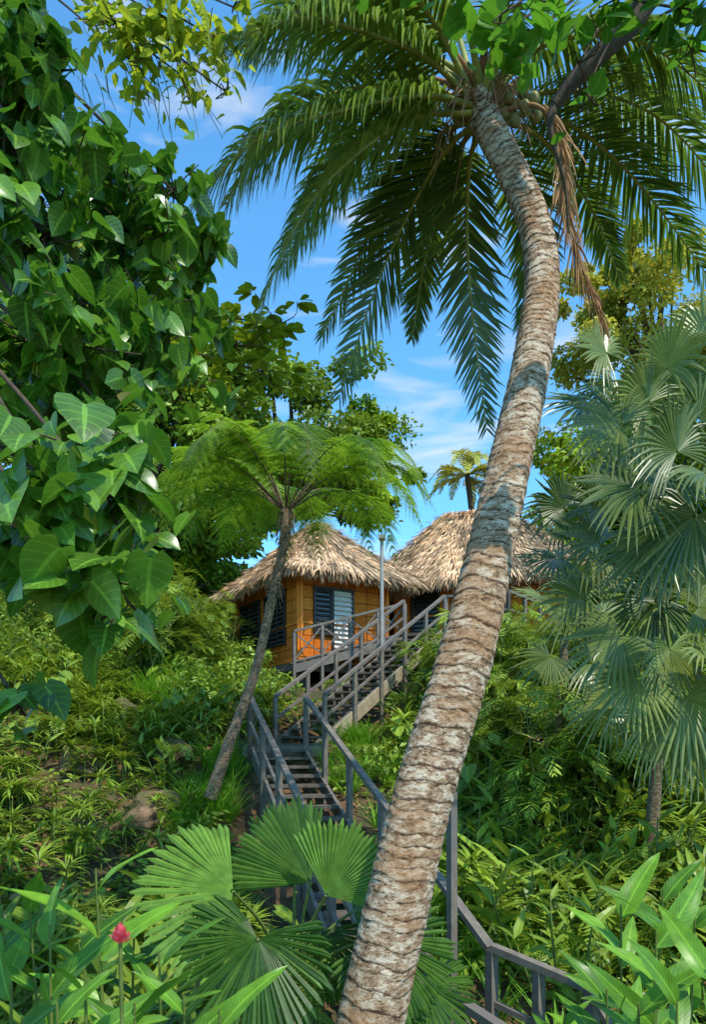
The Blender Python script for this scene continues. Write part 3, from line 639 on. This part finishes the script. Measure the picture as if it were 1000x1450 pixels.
# ------------------------------------------------------------------ foreground tree on the left (heart leaves)
lt = MB(); base = np.array([-2.6, 3.2, Hh(-2.6, 3.2)-.3]); fk = np.array([-2.5, 3.3, CZ+1.2])
tube(lt, [base, (base+fk)/2+[.12, 0, 0], fk, fk+[-.1, .3, 2.2], fk+[.3, .6, 4.2]], [.22, .17, .14, .11, .06], 12, 'bark', 30)
def cluster(mb, b, e, d, rx, ry, rd, n, size, T_, mat, src, tone=.5, hang=.6, rosette=False, spread=.22, limbr=.012):
    c = pix(b, e, d); R = np.array([rx/1000*d, rd, ry/1000*d])
    m1 = (src+c)/2+[0, 0, .25*np.linalg.norm(c-src)*.5]; tube(mb, [src, m1, c], [limbr*1.6, limbr, limbr*.5], 7, 'bark', 14)
    ntw = max(4, n//9); o = nrm(rng.normal(0, 1, (ntw, 3)))*rng.uniform(.2, 1, (ntw, 1))**.5; tp = c+o*R*(1+.18*rng.normal(0, 1, (ntw, 1)))
    for t in tp: tube(mb, [c+(t-c)*.02, (c+t)/2+rng.normal(0, .04, 3)-UP*.02, t], [limbr*.5, limbr*.3, .003], 5, 'bark', 6)
    per = max(1, n//ntw); k = np.repeat(np.arange(ntw), per); m = len(k); f = rng.uniform(.45, 1.05, m)[:, None]
    P = c+(tp[k]-c)*f+rng.normal(0, size*spread*1.9, (m, 3))
    th = rng.uniform(0, 6.28, m); H = np.stack([np.cos(th), np.sin(th), np.zeros(m)], 1)
    if rosette: P = tp[k]+H*size*.15; D = nrm(H+UP*rng.uniform(-.25, .35, (m, 1))); Nn = UP+rng.normal(0, .2, (m, 3))
    else: D = nrm(H-UP*rng.uniform(hang*.4, hang*2.2, (m, 1))); Nn = nrm(UP*.8+H*rng.uniform(0, 1.2, (m, 1))+rng.normal(0, .5, (m, 3))+np.array([-.1, -.3, 0]))
    inst(mb, T_, P, D, Nn, size*rng.uniform(.5, 1.2, m), np.clip(tone+rng.normal(0, .24, m), 0, 1), mat)
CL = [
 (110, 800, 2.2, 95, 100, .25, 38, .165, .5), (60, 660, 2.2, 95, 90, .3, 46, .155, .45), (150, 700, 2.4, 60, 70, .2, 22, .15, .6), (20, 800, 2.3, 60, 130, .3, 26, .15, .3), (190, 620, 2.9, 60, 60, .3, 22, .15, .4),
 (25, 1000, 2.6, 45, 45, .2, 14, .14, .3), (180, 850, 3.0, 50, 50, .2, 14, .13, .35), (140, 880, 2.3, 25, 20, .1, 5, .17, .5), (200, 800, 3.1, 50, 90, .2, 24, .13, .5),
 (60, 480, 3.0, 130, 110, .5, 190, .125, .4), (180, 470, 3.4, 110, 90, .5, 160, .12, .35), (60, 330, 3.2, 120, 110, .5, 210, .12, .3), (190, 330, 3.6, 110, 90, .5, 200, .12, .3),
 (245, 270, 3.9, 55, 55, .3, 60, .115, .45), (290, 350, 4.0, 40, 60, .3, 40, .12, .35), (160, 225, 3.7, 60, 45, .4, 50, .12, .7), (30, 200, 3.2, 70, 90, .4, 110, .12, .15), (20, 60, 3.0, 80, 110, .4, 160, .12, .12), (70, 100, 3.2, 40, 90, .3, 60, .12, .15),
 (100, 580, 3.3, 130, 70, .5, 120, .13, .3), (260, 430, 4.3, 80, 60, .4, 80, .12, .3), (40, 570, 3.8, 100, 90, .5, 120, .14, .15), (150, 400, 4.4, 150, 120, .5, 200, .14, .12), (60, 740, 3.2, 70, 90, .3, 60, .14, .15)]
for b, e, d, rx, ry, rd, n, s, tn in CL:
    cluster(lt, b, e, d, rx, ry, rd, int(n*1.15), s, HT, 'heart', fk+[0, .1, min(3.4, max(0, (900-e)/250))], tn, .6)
lt.build('beach_hibiscus_tree')
l2 = MB(); b2 = np.array([-4.6, 6.5, Hh(-4.6, 6.5)-.3]); f2 = np.array([-4.2, 6.3, CZ+3.2])
tube(l2, [b2, (b2+f2)/2, f2, f2+[.3, -.4, 2.5], f2+[.9, -.8, 4.2]], [.2, .16, .13, .09, .05], 10, 'bark', 24)
for b, e, d, rx, ry, n, s, tn in [(330, 490, 6.2, 70, 40, 100, .16, .4), (395, 460, 6.2, 40, 35, 60, .16, .6), (260, 520, 6.4, 60, 40, 80, .16, .3), (370, 525, 6.4, 60, 28, 60, .16, .45), (300, 420, 6.2, 50, 40, 60, .17, .4),
     (330, 560, 6.5, 30, 20, 24, .16, .3)]:
    cluster(l2, b, e, d, rx, ry, .5, n, s, OB, 'tree3', f2, tn, rosette=True)
for b, e, d, rx, ry, n, s, tn in [(160, 30, 4.5, 60, 40, 170, .12, .3), (240, 30, 4.6, 60, 40, 190, .12, .6), (300, 50, 4.6, 40, 40, 80, .11, .8), (190, 90, 4.6, 30, 30, 50, .12, .8), (255, 105, 4.6, 22, 22, 30, .11, .8), (320, 130, 4.6, 12, 10, 10, .11, .8), (130, 225, 5, 45, 45, 70, .13, .8), (60, 290, 5.2, 60, 50, 60, .13, .8), (330, 10, 4.5, 40, 20, 40, .11, .4)]:
    cluster(l2, b, e, d, rx, ry, .35, n, s, OV, 'lit', f2+[.5, -.5, 3.0], tn, rosette=False, hang=.3, spread=.3, limbr=.01)
for i in range(26):
    b = rng.uniform(105, 290); e = rng.uniform(20, 110); p = pix(b, e, 4.7); L = rng.uniform(.2, .7)
    tube(l2, [p, p+[rng.uniform(.0, .12), 0, -L*.5], p+[rng.uniform(.05, .3), 0, -L]], [.003, .0025, .002], 4, 'stem', 8)
l2.build('sea_almond_tree')
# ------------------------------------------------------------------ overhead tree on the right
rt = MB(); b3 = np.array([3.5, 4.4, Hh(3.5, 4.4)-.3]); f3 = np.array([3.2, 4.3, CZ+3.6])
tube(rt, [b3, (b3+f3)/2+[.1, 0, 0], f3], [.2, .16, .13], 10, 'bark', 16)
br = [f3, pix(1080, -60, 4.0), pix(950, -30, 4.0), pix(890, 40, 4.0), pix(830, 95, 4.05), pix(785, 150, 4.1)]
tube(rt, br, [.11, .09, .065, .055, .05, .035], 10, 'bark', 30)
tube(rt, [pix(785, 150, 4.1), pix(780, 185, 4.1), pix(800, 260, 4.15), pix(806, 330, 4.2)], [.03, .016, .01, .006], 6, 'bark', 16)
RT = leafT(.80, 9, .15, .08, 'obovate', cols=5)
for b, e, d, rx, ry, n, s, tn in [(640, -15, 3.4, 60, 18, 18, .15, .6), (710, 20, 3.4, 50, 22, 18, .16, .7), (790, 5, 3.4, 60, 22, 20, .15, .5), (880, -5, 3.5, 60, 28, 34, .14, .3), (965, 10, 3.5, 45, 35, 44, .14, .2), (700, 60, 3.6, 26, 16, 8, .13, .7), (760, 45, 3.6, 24, 18, 8, .13, .7), (820, 90, 3.6, 30, 16, 9, .11, .6), (980, 70, 3.6, 30, 20, 18, .12, .3), (560, -45, 3.4, 50, 16, 14, .15, .6), (830, 130, 3.9, 18, 12, 5, .1, .6)]:
    cluster(rt, b, e, d, rx, ry, .25, n, s, RT, 'grape', f3 if b > 850 else pix(930, -20, 4.0), tn, rosette=False, hang=.25, limbr=.01)
rt.build('sea_grape_tree')
hf = MB()
fern_frond(hf, [pix(225, -60, 3.6), pix(270, -25, 3.6), pix(292, 20, 3.6), pix(297, 85, 3.6)], 22, .14, .95, 8, 'lit', .005)
fern_frond(hf, [pix(225, -60, 3.6), pix(235, -20, 3.6), pix(240, 10, 3.6), pix(238, 40, 3.6)], 18, .11, .9, 8, 'lit', .005)
hf.build('hanging_fern')

# ------------------------------------------------------------------ fan palms on the right
def fanpalm(name, base, tip, leaves, mat='fan', stem=.08, **kw):
    mb = MB(); base = np.asarray(base, float); tip = np.asarray(tip, float)
    tube(mb, [base, (base+tip)/2+[.05, 0, 0], tip], [stem*1.2, stem, stem*.9], 12, 'fernbark', 20)
    for (b, e, d, ax, az, R, tn) in leaves:
        h = pix(b, e, d); D = nrm(np.array([ax, rng.uniform(-.35, .1), az]))
        m_ = (tip+h)/2+UP*.15*np.linalg.norm(h-tip); tube(mb, [tip, m_, h], [.022, .014, .009], 6, 'stem', 14)
        Nn = np.array([rng.uniform(-.6, .6), -rng.uniform(.3, 1.0), rng.uniform(.2, 1.0)])
        fan(mb, h, D, Nn, R*rng.uniform(.88, 1.08), mat=mat, tone=tn, **kw)
    mb.build(name)
G = lambda x, y: np.array([x, y, Hh(x, y)-.2])
fanpalm('fan_palm', G(4.2, 8.2), pix(1015, 640, 8.0),
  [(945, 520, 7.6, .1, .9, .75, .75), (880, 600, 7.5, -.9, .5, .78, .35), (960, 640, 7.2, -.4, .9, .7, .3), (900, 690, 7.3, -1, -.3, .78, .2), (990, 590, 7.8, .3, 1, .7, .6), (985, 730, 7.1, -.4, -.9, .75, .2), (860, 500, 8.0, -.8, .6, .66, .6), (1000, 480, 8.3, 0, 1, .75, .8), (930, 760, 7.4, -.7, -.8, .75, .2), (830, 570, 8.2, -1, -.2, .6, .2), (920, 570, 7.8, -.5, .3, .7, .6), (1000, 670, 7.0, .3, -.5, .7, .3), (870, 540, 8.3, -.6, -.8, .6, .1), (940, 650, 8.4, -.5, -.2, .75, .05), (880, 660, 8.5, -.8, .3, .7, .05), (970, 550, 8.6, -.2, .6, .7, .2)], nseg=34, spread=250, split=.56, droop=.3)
fanpalm('fan_palm', G(4.0, 9.6), pix(935, 860, 9.2),
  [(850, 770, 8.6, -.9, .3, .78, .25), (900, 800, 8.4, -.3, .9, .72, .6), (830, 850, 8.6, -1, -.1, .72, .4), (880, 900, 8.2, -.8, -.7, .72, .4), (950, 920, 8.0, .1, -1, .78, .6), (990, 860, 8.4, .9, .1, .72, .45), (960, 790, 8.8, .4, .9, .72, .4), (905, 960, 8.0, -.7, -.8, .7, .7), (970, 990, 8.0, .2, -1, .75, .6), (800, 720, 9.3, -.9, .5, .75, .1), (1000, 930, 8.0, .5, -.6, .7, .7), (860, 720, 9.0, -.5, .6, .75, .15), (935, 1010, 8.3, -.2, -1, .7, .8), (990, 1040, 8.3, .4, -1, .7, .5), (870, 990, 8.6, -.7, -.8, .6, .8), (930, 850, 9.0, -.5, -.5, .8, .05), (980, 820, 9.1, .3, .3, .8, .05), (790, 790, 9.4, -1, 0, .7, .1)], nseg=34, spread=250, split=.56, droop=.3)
fanpalm('fan_palm', G(3.2, 11.5), pix(800, 900, 11.5),
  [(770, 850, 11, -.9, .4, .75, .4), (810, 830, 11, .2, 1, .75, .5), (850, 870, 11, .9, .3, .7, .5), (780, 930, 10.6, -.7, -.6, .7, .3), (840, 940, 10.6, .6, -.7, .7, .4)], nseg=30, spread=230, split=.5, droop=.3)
def bigfan(name, base, tip, leaves):
    mb = MB(); base = np.asarray(base, float); tube(mb, [base, tip], [.07, .06], 10, 'fernbark', 10)
    for (b, e, d, ax, ay, az, R, sp, nx, ny, nz, tn, dr) in leaves:
        h = pix(b, e, d); tube(mb, [tip, (tip+h)/2+UP*.1, h], [.018, .013, .010], 7, 'stem', 14)
        fan(mb, h, (ax, ay, az), (nx, ny, nz), R, sp, int(sp/4.2), .90, dr, 'fanbig', tn, .7, .1, .0)
    c = pix(430, 1370, 4.5); P = c+rng.normal(0, 1, (420, 3))*[.09, .07, .14]; th = rng.uniform(0, 6.28, 420)
    inst(mb, QT, P, np.stack([np.cos(th), np.sin(th), 0*th], 1), UP+rng.normal(0, .5, (420, 3)), .022, rng.random(420)*.4, 'under')
    for q in P[::14]: tube(mb, [tip, (tip+q)/2, q], [.004, .003, .002], 4, 'stem', 5)
    mb.build(name)
tip = np.array([-.42, 4.95, CZ-1.75])
bigfan('licuala_fan_palm', G(-.42, 4.95), tip, [
 (330, 1262, 4.4, -.95, -.1, .0, .62, 165, .15, -.75, .6, .95, .10),
 (440, 1250, 4.9, -.75, .1, .75, .62, 105, .45, -.75, .2, .2, .02),
 (462, 1268, 4.7, .60, -.1, .8, .54, 130, -.1, -1, .1, .9, .0),
 (365, 1330, 4.1, -.25, -.25, -.75, .56, 260, .0, -.65, .8, .12, .16),
 (545, 1330, 4.6, .45, -.1, -.7, .52, 210, .1, -.7, .7, .25, .1),
 (418, 1225, 5.2, -.35, .3, .85, .50, 80, .6, -.6, .3, .15, .0),
 (500, 1290, 5.1, .8, .2, -.1, .50, 170, .0, -.5, .85, .15, .1),
 (455, 1320, 5.0, .1, -.1, -.9, .48, 200, .1, -.6, .7, .08, .12),
 (600, 1395, 4.9, .5, -.1, -.5, .45, 200, .1, -.6, .7, .2, .15)])

# ------------------------------------------------------------------ ginger plants (near)
def ginger(mb, base, top, nl, L, tone=.5, T_=None, mat='ginger', yaw=None):
    base = np.asarray(base, float); top = np.asarray(top, float); C = spline([base, (base+top)/2+rng.normal(0, .03, 3), top], 20); tube(mb, C, np.linspace(.016, .006, 20), 6, 'stem')
    yaw = rng.uniform(0, 3.14) if yaw is None else yaw
    k = np.arange(nl); f = .25+.72*k/(nl-1); P = C[(f*19).astype(int)]
    th = yaw+np.pi*k+rng.normal(0, .5, nl); H = np.stack([np.cos(th), np.sin(th), 0*th], 1)
    D = nrm(H+UP*(.35+1.1*f**2+rng.normal(0, .15, nl))[:, None]); Nn = nrm(UP*.6-H*.4+np.array([0, -.5, 0])+rng.normal(0, .45, (nl, 3)))
    inst(mb, T_ or GIN, P, D, Nn, L*rng.uniform(.65, 1.1, nl)*(1-.3*(f-.5)**2), np.clip(tone+rng.normal(0, .22, nl), 0, 1), mat)
gl = MB()
for (b, e, d, L, nl, tn) in [(135, 1230, 3.6, .6, 9, .9), (70, 1310, 3.3, .5, 8, .5), (15, 1390, 3.0, .48, 8, .3), (225, 1350, 3.5, .55, 9, .15), (120, 1380, 3.0, .48, 8, .7), (40, 1270, 4.3, .55, 9, .4), (260, 1410, 3.2, .46, 8, .3), (190, 1300, 4.6, .55, 9, .15), (310, 1430, 3.2, .45, 7, .3), (80, 1420, 2.9, .42, 7, .4), (190, 1420, 3.0, .42, 7, .5), (110, 1330, 4.6, .6, 9, .2), (0, 1330, 4.6, .6, 9, .2)]:
    t = pix(b, e, d); bs = np.array([t[0]+rng.uniform(-.1, .1), t[1]+.15, Hh(t[0], t[1])-.1]); ginger(gl, bs, t, nl, L, tn, yaw=rng.uniform(-.5, .5))
gl.build('ginger_plant')
fl = MB(); t = pix(170, 1322, 2.75); bs = np.array([t[0]+.03, 2.8, Hh(t[0], 2.8)-.1]); tube(fl, [bs, (bs+t)/2, t-UP*.03], [.012, .01, .008], 7, 'stem', 10)
k = np.arange(34); th = k*2.4; q = k/34; H = np.stack([np.cos(th), np.sin(th), 0*th], 1)
inst(fl, leafT(.7, 5, -.3, .2, 'ovate'), t-UP*.04+H*.008+UP*(q*.055)[:, None], H*(1-q*.7)[:, None]+UP*(.3+q)[:, None], UP*(1-q)[:, None]-H*(.4+q)[:, None], .052-.02*q, rng.random(34), 'pink')
fl.build('red_ginger_flower')
gr = MB()
for (b, e, d, L, nl, tn) in [(880, 1280, 4.4, .62, 9, .6), (930, 1320, 3.9, .6, 9, .65), (985, 1290, 4.1, .62, 9, .5), (860, 1400, 3.9, .5, 8, .3), (960, 1400, 3.4, .48, 8, .5), (1010, 1360, 3.3, .48, 8, .6), (905, 1420, 3.5, .5, 7, .2), (800, 1440, 4.2, .35, 7, .3), (940, 1260, 5.0, .6, 9, .2)]:
    t = pix(b, e, d); bs = np.array([t[0]+rng.uniform(-.1, .1), t[1]+.15, Hh(t[0], t[1])-.1]); ginger(gr, bs, t, nl, L, tn, yaw=rng.uniform(-.5, .5))
gr.build('ginger_plant')

# ------------------------------------------------------------------ understory scatter
def plantT(kind):
    mb = MB()
    if kind == 'grass':
        n = 26; th = rng.uniform(0, 6.28, n); H = np.stack([np.cos(th), np.sin(th), 0*th], 1)
        inst(mb, leafT(.035, 5, .45, .2, 'blade'), H*rng.uniform(0, .08, (n, 1)), H*rng.uniform(.15, .7, (n, 1))+UP, H*-1+UP*.3, rng.uniform(.45, 1, n), rng.random(n), 'grass')
    elif kind == 'ginger':
        for i in range(5):
            b_ = rng.normal(0, .12, 3)*[1, 1, 0]; ginger(mb, b_, b_+rng.normal(0, .15, 3)*[1, 1, 0]+UP*rng.uniform(.5, 1.0), 7, rng.uniform(.3, .45), .5, T_=leafT(.24, 5, .3, .15, 'lance'), mat='under')
    elif kind == 'shrub':
        crown(mb, [0, 0, .45], (.45, .45, .4), 14, 300, .11, 'under', .35, leafT(.5, 3, .2, .15, 'ovate'))
    elif kind == 'fern':
        for i in range(11):
            th = rng.uniform(0, 6.28); o = np.array([np.cos(th), np.sin(th), 0]); L_ = rng.uniform(.5, .8)
            frond(mb, [np.zeros(3), o*L_*.35+UP*.4, o*L_*.7+UP*.5, o*L_+UP*.3], 20, .17, .035, 75, .1, None, 'under', .005, 2, .1, .05, None, rmat='stem')
    elif kind == 'cordy':
        for s in range(3):
            b_ = rng.normal(0, .15, 3)*[1, 1, 0]; t_ = b_+UP*rng.uniform(.2, .8); tube(mb, [b_, t_], [.015, .012], 5, 'stem')
            n = 22; th = rng.uniform(0, 6.28, n); H = np.stack([np.cos(th), np.sin(th), 0*th], 1)
            inst(mb, leafT(.12, 5, .45, .2, 'lance'), t_+H*.01, H+UP*rng.uniform(-.1, 1.6, (n, 1)), UP-H*.5, rng.uniform(.3, .5, n), rng.random(n), 'under')
    elif kind == 'herb':
        n = 46; th = rng.uniform(0, 6.28, n); H = np.stack([np.cos(th), np.sin(th), 0*th], 1); r = rng.uniform(0, .35, (n, 1))
        inst(mb, leafT(.5, 3, .2, .15, 'ovate'), H*r+UP*rng.uniform(.03, .35, (n, 1)), H-UP*.1, UP+rng.normal(0, .4, (n, 3)), rng.uniform(.1, .2, n), rng.random(n), 'under')
    elif kind == 'broad':
        n = 9; th = rng.uniform(0, 6.28, n); H = np.stack([np.cos(th), np.sin(th), 0*th], 1); tp = H*rng.uniform(.15, .4, (n, 1))+UP*rng.uniform(.4, .9, (n, 1))
        for t_ in tp: tube(mb, [np.zeros(3), t_*[.3, .3, .6], t_], [.012, .009, .006], 5, 'stem', 6)
        inst(mb, leafT(.75, 7, .25, .1, 'heart', cols=5), tp, H-UP*.5, UP+H*.3+[0, -.3, 0], rng.uniform(.25, .42, n), rng.random(n)*.9, 'under')
    elif kind == 'cane':
        for s in range(4):
            b_ = rng.normal(0, .15, 3)*[1, 1, 0]; t_ = b_+rng.normal(0, .2, 3)*[1, 1, 0]+UP*rng.uniform(1.0, 1.7); tube(mb, [b_, (b_+t_)/2, t_], [.014, .011, .006], 5, 'stem')
            for i in range(6):
                th = rng.uniform(0, 6.28); o = np.array([np.cos(th), np.sin(th), 0]); p = b_+(t_-b_)*rng.uniform(.5, 1)
                frond(mb, [p, p+o*.2+UP*.2, p+o*.42+UP*.22, p+o*.62+UP*.05], 13, .26, .035, 55, .15, None, 'under', .005, 2, .2, .05, None, rmat='stem')
    return mb
variants = {k: [plantT(k) for _ in range(4)] for k in ('grass', 'ginger', 'shrub', 'fern', 'cordy', 'herb', 'cane', 'broad')}
def scatter(mb, kind, P, sc):
    for vi, pm in enumerate(variants[kind]):
        V = np.concatenate(pm.V); A = np.concatenate(pm.A); sel = np.arange(len(P)) % 4 == vi; p = P[sel]; k = len(p)
        if not k: continue
        s = np.full(k, sc)*rng.uniform(.7, 1.3, k); th = rng.uniform(0, 6.28, k); c, s_ = np.cos(th), np.sin(th)
        R = np.zeros((k, 3, 3)); R[:, 0, 0] = c; R[:, 0, 1] = -s_; R[:, 1, 0] = s_; R[:, 1, 1] = c; R[:, 2, 2] = 1; R *= s[:, None, None]
        W = np.einsum('kij,nj->kni', R, V)+p[:, None]; AA = np.broadcast_to(A, W.shape).copy()
        pr = np.clip(rng.normal(.42, .3, k), 0, 1); AA[..., 2] = np.clip(.45*AA[..., 2]+.55*pr[:, None], 0, 1)
        base = mb.n; n0 = len(V)
        for F, m, sm in pm.F:
            FF = (F[None]+(np.arange(k)*n0)[:, None, None]).reshape(-1, F.shape[1])
            mb.F.append((FF+base, mb.mi(pm.mats[m]), sm))
        mb.V.append(W.reshape(-1, 3)); mb.A.append(AA.reshape(-1, 3)); mb.n += k*n0
def segd(x, y, a_, b_):
    a_ = np.array(a_[:2]); b_ = np.array(b_[:2]); ab = b_-a_; t = np.clip(((x-a_[0])*ab[0]+(y-a_[1])*ab[1])/ab.dot(ab), 0, 1)
    return np.hypot(x-a_[0]-t*ab[0], y-a_[1]-t*ab[1])
def pts(n, x0, x1, y0, y1, clear=.75, cone=True):
    y = rng.uniform(y0, y1, n*3); x = rng.uniform(x0, x1, n*3)
    ok = np.ones(len(x), bool)
    if cone: ok &= np.abs(x) < y*.62+1.5
    ok &= segd(x, y, Bb, Bt) > clear; ok &= segd(x, y, A0, A1) > clear; ok &= segd(x, y, w0, w1) > .9
    ok &= segd(x, y-.0, [Bb[0]-.6, Bb[1]-.3], [Bt[0]-.7, Bt[1]-.6]) > clear*.7
    for (cx, cy, r) in [(-1.4, 21.8, 2.6), (2.5, 23.5, 3.2), (4.5, 21.5, 2.2)]: ok &= np.hypot(x-cx, y-cy) > r
    x = x[ok][:n]; y = y[ok][:n]
    return np.stack([x, y, Hh(x, y)-.03], 1)
us = MB()
scatter(us, 'herb', pts(700, -12, 12, 7, 24), .9)
scatter(us, 'shrub', pts(170, -12, -1.5, 15, 24, 1.2), 1.1)
scatter(us, 'shrub', pts(130, 1, 12, 12, 20, 1.3), 1.1)
scatter(us, 'shrub', pts(60, -14, 14, 24, 34), 2.2)
scatter(us, 'herb', pts(110, -4, 4, 3.6, 7.2, .6), .9)
scatter(us, 'herb', pts(50, -2.6, .3, 6.8, 10.5, .45), .9)
us.build('understory_shrubs')
us = MB(); scatter(us, 'fern', pts(110, -9, 9, 6.5, 18, .9), .85); scatter(us, 'fern', pts(40, 1.5, 8, 7, 13, .9), 1.1); scatter(us, 'fern', pts(34, -4, .2, 4.4, 7.5, .7), 1.0); us.build('ground_ferns')
us = MB(); scatter(us, 'cordy', pts(190, -9, -1, 7, 15, 1.0), .85); scatter(us, 'cordy', pts(110, 1, 9, 8, 18, 1.0), 1.0); us.build('cordyline_plants')
us = MB(); scatter(us, 'ginger', pts(150, 1.2, 8, 6.3, 16, 1.0), 1.15); scatter(us, 'ginger', pts(50, -8, -2, 10, 20, 1.0), 1.0); scatter(us, 'ginger', pts(40, -4, -.2, 4.2, 7.2, .8), 1.1); us.build('wild_ginger_plants')
us = MB(); scatter(us, 'cane', pts(75, 1.6, 10, 10, 18, 1.3), 1.15); scatter(us, 'cane', pts(20, -9, -3.5, 16, 22, 1.0), 1.2); us.build('cane_palms')
us = MB(); scatter(us, 'broad', pts(60, .8, 8, 10, 18, 1.0), 1.0); scatter(us, 'broad', pts(30, -7, -1.8, 13, 19, 1.0), .9); scatter(us, 'broad', pts(20, -3.5, 0, 4.4, 6.8, .8), 1.0); us.build('taro_plants')
us = MB(); gp = pts(100, .4, 3.4, 5.6, 10, .65); scatter(us, 'grass', gp, .75)
x_ = rng.uniform(-2.7, -1.9, 50); y_ = rng.uniform(10.2, 13.0, 50); scatter(us, 'grass', np.stack([x_, y_, Hh(x_, y_)], 1), .75)
scatter(us, 'grass', pts(70, -2.4, -.3, 7.5, 10.8, .5), .6)
x_ = rng.uniform(-.5, .9, 50); y_ = rng.uniform(11.2, 14.5, 50); scatter(us, 'grass', np.stack([x_, y_, Hh(x_, y_)], 1), .7)
x_ = rng.uniform(-4.6, -3.2, 40); y_ = rng.uniform(14.5, 17, 40); scatter(us, 'grass', np.stack([x_, y_, Hh(x_, y_)], 1), 1.2)
scatter(us, 'grass', pts(140, -9, 9, 7, 20, .9), .6); us.build('grass')
n = 9000; P = pts(n, -9, 9, 4, 17, .2); m = len(P); th = rng.uniform(0, 6.28, m)
li = MB(); inst(li, leafT(.4, 3, -.2, .2, 'ovate'), P+UP*.05, np.stack([np.cos(th), np.sin(th), rng.normal(0, .3, m)], 1), UP+rng.normal(0, .4, (m, 3)), rng.uniform(.06, .17, m), rng.random(m), 'litter'); li.build('leaf_litter')
import bmesh
bm = bmesh.new(); bmesh.ops.create_icosphere(bm, subdivisions=4, radius=1); IV = np.array([v.co[:] for v in bm.verts]); IF = np.array([[v.index for v in f.verts] for f in bm.faces]); bm.free()
rk = MB()
for (b, e, d, r) in [(150, 990, 12, .48), (215, 1060, 11, .40), (110, 1050, 11.5, .38), (190, 1105, 10.2, .36), (240, 1000, 12.5, .38), (280, 1120, 10, .28), (130, 1130, 10, .3), (160, 940, 14, .4), (820, 1130, 11, .3), (30, 1200, 8, .3)]:
    x = (b-500)/1000*d; V = IV.copy(); ph_ = rng.uniform(0, 6.28, 6)
    for k in range(9):
        dd = nrm(rng.normal(0, 1, 3)); t_ = V@dd; V = V-np.maximum(0, t_-rng.uniform(.5, .75))[:, None]*dd*.92
    V *= (1+.06*np.sin(V[:, :1]*5+ph_[0])*np.sin(V[:, 1:2]*6+ph_[1])+.04*np.sin(V[:, 2:3]*13+ph_[2]))+rng.normal(0, .012, (len(V), 1))
    V = V*r*np.array([1.2, 1, 1.0]); rk.add(V+np.array([x, d, float(Hh(x, d))+r*.2]), IF, None, 'rock', False)
rk.build('rocks')

# ------------------------------------------------------------------ sky, sun, camera
sunv = nrm(np.array([.34, -.50, .92])); el = math.asin(sunv[2]); az = math.atan2(sunv[0], sunv[1])
w = bpy.data.worlds.new('World'); bpy.context.scene.world = w; w.use_nodes = True; nt = w.node_tree; nt.nodes.clear()
out = nt.nodes.new('ShaderNodeOutputWorld'); bg = nt.nodes.new('ShaderNodeBackground'); bg.inputs[1].default_value = 0.15
sk = nt.nodes.new('ShaderNodeTexSky'); sk.sky_type = 'NISHITA'; sk.sun_disc = False; sk.sun_elevation = el; sk.sun_rotation = az; sk.air_density = 1.0; sk.dust_density = 0.4; sk.ozone_density = 1.0
tc = nt.nodes.new('ShaderNodeTexCoord'); mp = nt.nodes.new('ShaderNodeMapping'); mp.inputs['Scale'].default_value = (1.5, 1.5, 7); mp.inputs['Rotation'].default_value = (.0, .25, 0)
nt.links.new(tc.outputs['Generated'], mp.inputs[0])
no = nt.nodes.new('ShaderNodeTexNoise'); no.inputs['Scale'].default_value = 3.4; no.inputs['Detail'].default_value = 7; no.inputs['Distortion'].default_value = .5; nt.links.new(mp.outputs[0], no.inputs['Vector'])
cl = ramp(nt, no.outputs['Fac'], [(.54, 0.0), (.74, .7)])
tint = mix(nt, 1.0, sk.outputs[0], (0.95, 1.92, 2.32), 'MULTIPLY')
col = mix(nt, cl, tint, (6.2, 6.5, 6.6))
nt.links.new(col, bg.inputs[0]); nt.links.new(bg.outputs[0], out.inputs[0])
sl_ = bpy.data.lights.new('sun', 'SUN'); sl_.energy = 5.0; sl_.angle = math.radians(.5); sl_.color = (1, .95, .82)
so = bpy.data.objects.new('sun', sl_); bpy.context.collection.objects.link(so)
from mathutils import Vector
so.rotation_euler = Vector(sunv).to_track_quat('Z', 'Y').to_euler(); so.location = (0, 0, 30)
cam = bpy.data.cameras.new('camera'); co = bpy.data.objects.new('camera', cam); bpy.context.collection.objects.link(co)
co.location = (0, 0, CZ); co.rotation_euler = (math.radians(90), 0, 0); cam.sensor_fit = 'VERTICAL'; cam.sensor_height = 36; cam.sensor_width = 24.8
cam.lens = 36*1000/1450; cam.shift_y = 325/1450; cam.clip_start = .05; cam.clip_end = 1500
bpy.context.scene.camera = co
sc = bpy.context.scene; sc.view_settings.view_transform = 'Standard'; sc.view_settings.look = 'None'; sc.view_settings.exposure = 0
print('verts', sum(len(o.data.vertices) for o in bpy.data.objects if o.type == 'MESH'))
